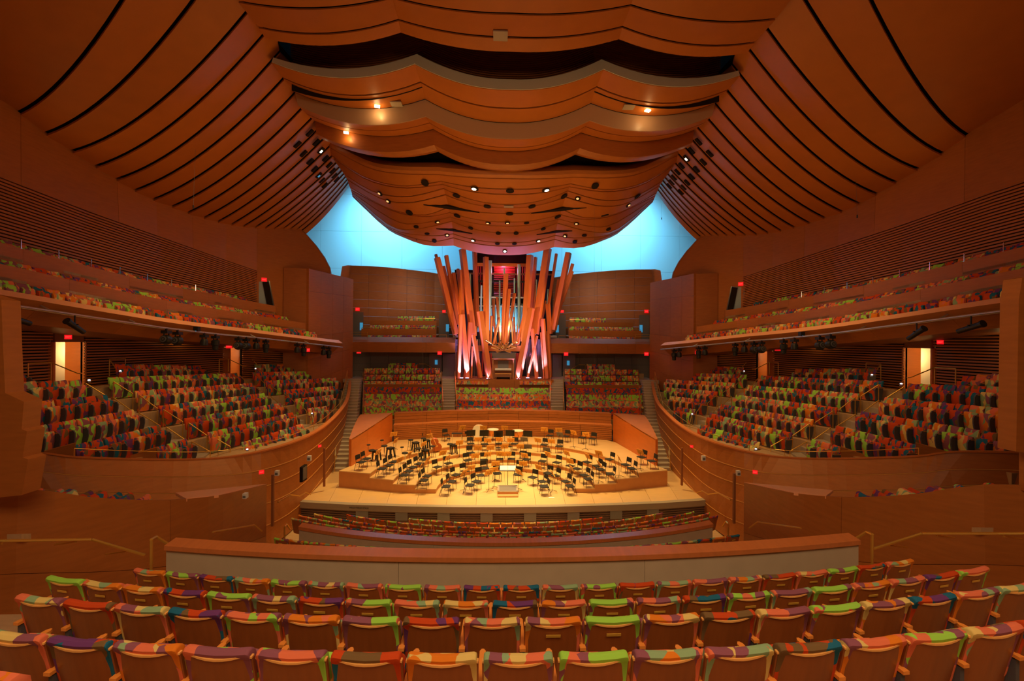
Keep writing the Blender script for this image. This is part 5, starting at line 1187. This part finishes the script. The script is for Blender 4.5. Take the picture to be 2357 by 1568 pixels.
# little white wall loudspeakers
for px, py, d, txt in ((565, 1141, 14.4, 'on the smooth wall left of the stalls'), (712, 1055, 22.0, 'on the curved wall left, nearest the stage'), (638, 1089, 19.6, 'on the curved wall left, middle'), (1792, 1141, 14.4, 'on the smooth wall right of the stalls'), (1619, 1055, 22.0, 'on the curved wall right, nearest the stage'), (1699, 1089, 19.6, 'on the curved wall right, middle')):
    c = at(px, py, d - .25); t = thing('wall_speaker', 'small white wall speaker ' + txt, 'speaker', c, 0, 'small white wall speakers'); w = .008 * d
    obj('cabinet', MB().box((0, 0, 0), (w, .14, w * 1.4)), M['whitebox'], t); obj('grille', MB().box((0, -.075, -.02), (w * .7, .02, w * .6)), M['greyplas'], t)

# handrails
for s, side in SIDES:
    W = lambda pts: [mir(at(x, y, d), s) for x, y, d in pts]
    r = rail('handrail', 'brass wall rail on the aisle wall %s of the nearest seats' % side, [W([(-60, 1246, 8.0), (20, 1245, 8.3), (211, 1242, 8.9), (333, 1278, 9.4)])], [])
    for x, y, d in ((5, 1252, 8.25), (175, 1247, 8.8), (290, 1270, 9.3)): p = W([(x, y, d)])[0]; obj('rail_bracket', MB().tube(p, p + mir((-.5, .1, -.1), s), .02), M['brass'], r)
    q = W([(348, 1300, 8.3), (348, 1243, 8.3), (360, 1236, 8.5), (386, 1252, 8.6)]); rail('handrail', 'brass loop rail at the %s end of the near parapet' % side, [q], [(q[0], q[0] - V((0, 0, .6)))])
    q = W([(655, 1240, 15.3), (655, 1213, 15.3), (660, 1207, 15.5), (668, 1219, 15.6)]); rail('handrail', 'small brass loop rail at the %s end of the lower parapet' % side, [q], [(q[0], q[0] - V((0, 0, .5)))])
    rail('handrail', 'thin brass rail on the smooth wall %s of the stalls' % side, [W([(490, 1225, 12.4), (585, 1209, 14.8), (603, 1223, 15.3)])], [])
    rail('handrail', 'thin brass stepped rail on the curved wall %s of the stage' % side, [W([(640, 1156, 18.2), (668, 1139, 19.4), (690, 1142, 20.2), (703, 1134, 20.8), (715, 1138, 21.3)])], [])
    # rail up the long stairs and along the terrace edge
    st = [mir(p, s) for p in ((-10.65, 27.6, 1.1), (-12.6, 34.0, 3.5), (-13.9, 39.3, 5.6))]; lo = [p - V((0, 0, .45)) for p in st]
    rail('handrail', 'long brass double rail beside the grey stairs %s of the stage' % side, [st, lo], [(st[0], st[0] - V((0, 0, 1))), (st[1], st[1] - V((0, 0, .95))), (st[2], st[2] - V((0, 0, .9)))])
    L = [mir(p + V((-.25, 0, .32)), s) for p in smoothline(LIP, 45)][8:36]; r = rail('handrail', 'thin brass guard rail along the %s terrace edge' % side, [L], [(L[k], L[k] - V((0, 0, .3))) for k in range(0, len(L), 4)], r=.015)
    # stair rails in the terrace aisles, with the pale steps
    for n, (k0, pts) in enumerate(((1, ((-19.8, 21.6, 6.4), (-18.8, 21.9, 5.7), (-17.8, 22.15, 4.93), (-16.7, 22.4, 4.2), (-15.6, 22.6, 3.44), (-14.6, 22.9, 2.8))), (1, ((-18.6, 31.9, 5.94), (-17.4, 31.4, 5.3), (-15.95, 30.7, 4.73), (-14.6, 29.95, 4.18), (-13.4, 29.1, 3.67), (-12.6, 28.3, 3.1))))):
        aisle = thing('aisle_steps', 'pale wood aisle steps on the %s terrace, %s aisle' % (side, ('nearer', 'farther')[n]), 'stairs')
        P = [V(p) - V((0, 0, SH)) for p in pts]
        for a, b in zip(P, P[1:]):
            for h in (0, .5):
                c = a.lerp(b, h); obj('step', MB().box(mir(c + V((0, 0, -.15 + (0 if h == 0 else -.02))), s), (.62, 1.0, .5), (.25 if n == 0 else -.35) * -s), M['step'], aisle)
            d = V((.18, .52, 0)) if n == 0 else V((.3, .45, 0))
            for sg in (-1, 1):
                u = mir(a + d * sg + V((.15, 0, .92)), s); v = mir(b + d * sg + V((-.15, 0, .98)), s)
                rail('handrail', 'short brass rail, %s terrace, %s aisle, %s side, %s from the top' % (side, ('nearer', 'farther')[n], 'camera' if sg < 0 else 'organ', NUMW[P.index(a)]), [[u, v]], [(u, u - V((0, 0, .9))), (v, v - V((0, 0, .95)))], r=.024, group='brass rails in the terrace aisles')
    # rails by the corridor doors
    for n, (y0, y1) in enumerate(DOORS):
        x = fy(BKX, y0) + .5
        for e, yy in ((0, y0 - .7), (1, y1 + .9)):
            z = 7.2 if n == 0 else 6.95
            pts = [V((x + .1, yy - 1.0 * (1 - 2 * e), z)), V((x + .1, yy, z)), V((x + .9, yy + .45 * (1 - 2 * e), z - .55)), V((x + 1.1, yy + .45 * (1 - 2 * e), z - .55))]; pts = [mir(p, s) for p in pts]
            rail('handrail', 'brass rail %s the %s lit doorway on the %s' % (('before', 'after')[e], ('nearer', 'farther')[n], side), [pts], [(pts[0], pts[0] - V((0, 0, .9))), (pts[1], pts[1] - V((0, 0, .9)))], group='brass rails by the corridor doors')
    # organ balcony rails
    for px0, px1, py, d in ((812, 846, 765, 41.4), (812, 846, 770, 41.4), (833, 1003, 754, 43.0), (915, 1002, 733, 44.3), (996, 1028, 771, 41.4)):
        a, b = mir(at(px0, py, d), s), mir(at(px1, py, d), s); rail('handrail', 'thin brass rail in the %s organ balcony, %s' % (side, {765: 'upper at the outer door', 770: 'lower at the outer door', 754: 'before the second row', 733: 'before the top row', 771: 'at the inner door'}[py]), [[a, b]], [(a, a - V((0, 0, .35))), (b, b - V((0, 0, .35)))], r=.022, group='thin rails in the organ balconies')
    a, b, c = mir(at(964, 838, 42.8), s), mir(at(979, 838, 42.8), s), mir(at(995, 847, 42.4), s); rail('handrail', 'brass rail above the choir seats %s of the organ' % side, [[a, b, c]], [(a, a - V((0, 0, .5))), (c, c - V((0, 0, .7)))])
    for px in (1018, 1049):
        a, b = mir(at(px + 1, 946, 35.2) + V((0, 0, .75)), s), mir(at(px - 2, 874, 40) + V((0, 0, .75)), s); rail('handrail', 'brass stair rail %s the organ stairs on the %s' % ('outside' if px == 1018 else 'inside', side), [[a, b]], [(a, a - V((0, 0, .75))), (b, b - V((0, 0, .75)))], r=.035)
    # posts along the top balcony parapet
    for k in range(9):
        y = 16.4 + k * 1.55; p = mir((fy(BLX, y) - 2.55, y, fy(BLZ, y) + 2.3), s); o = thing('rail_post', 'slim pale glass-rail post on the %s balcony top row, %s from the camera' % (side, ORD(k + 1)), 'post', p, 0, 'slim posts on the balcony parapets')
        obj('stem', MB().tube((0, 0, -.02), (0, 0, .40), .022), M['chrome'], o); obj('foot_plate', MB().box((0, 0, .0), (.08, .08, .02)), M['chrome'], o)
# suspended microphones
for i, (px, y0, y1, d) in enumerate(((464, -60, 476, 24), (1954, -60, 498, 24), (973, 640, 1000, 33.0), (1368, 470, 998, 31.8), (1523, 470, 503, 40))):
    a, b = at(px, y0, d), at(px - (19 if i < 2 else 0) * (1 if i == 0 else -1), y1, d); t = thing('hanging_microphone', 'tiny microphone on a hair-thin cable hanging %s' % ('before the left ceiling wing', 'before the right ceiling wing', 'before the stage wall left', 'before the stage wall right', 'in the right blue gap')[i], 'microphone', b)
    obj('cable', MB().tube((0, 0, 0), a - b, .006, 4), M['greyplas'], t); obj('capsule', MB().tube((0, 0, -.1), (0, 0, .08), .035, 8), M['black'], t)
# small step lights at the aisle ends
for s, side in SIDES:
    for i, (px, py, d) in enumerate(((277, 855, 23.0), (205, 876, 21.0), (588, 849, 31.5), (718, 952, 28), (569, 1035, 22.4))):
        c = mir(at(px, py, d), s); t = thing('step_light', 'tiny white aisle light on the %s terrace, %s from the camera' % (side, ORD(i + 1)), 'light', c, 0, 'tiny aisle lights'); obj('lens', MB().lathe([(.05, 0), (.05, .03), (.01, .05)], (0, 0, 0), 8), M['whiteled'], t); obj('plate', MB().box((0, .02, -.04), (.12, .03, .1)), M['steel'], t)
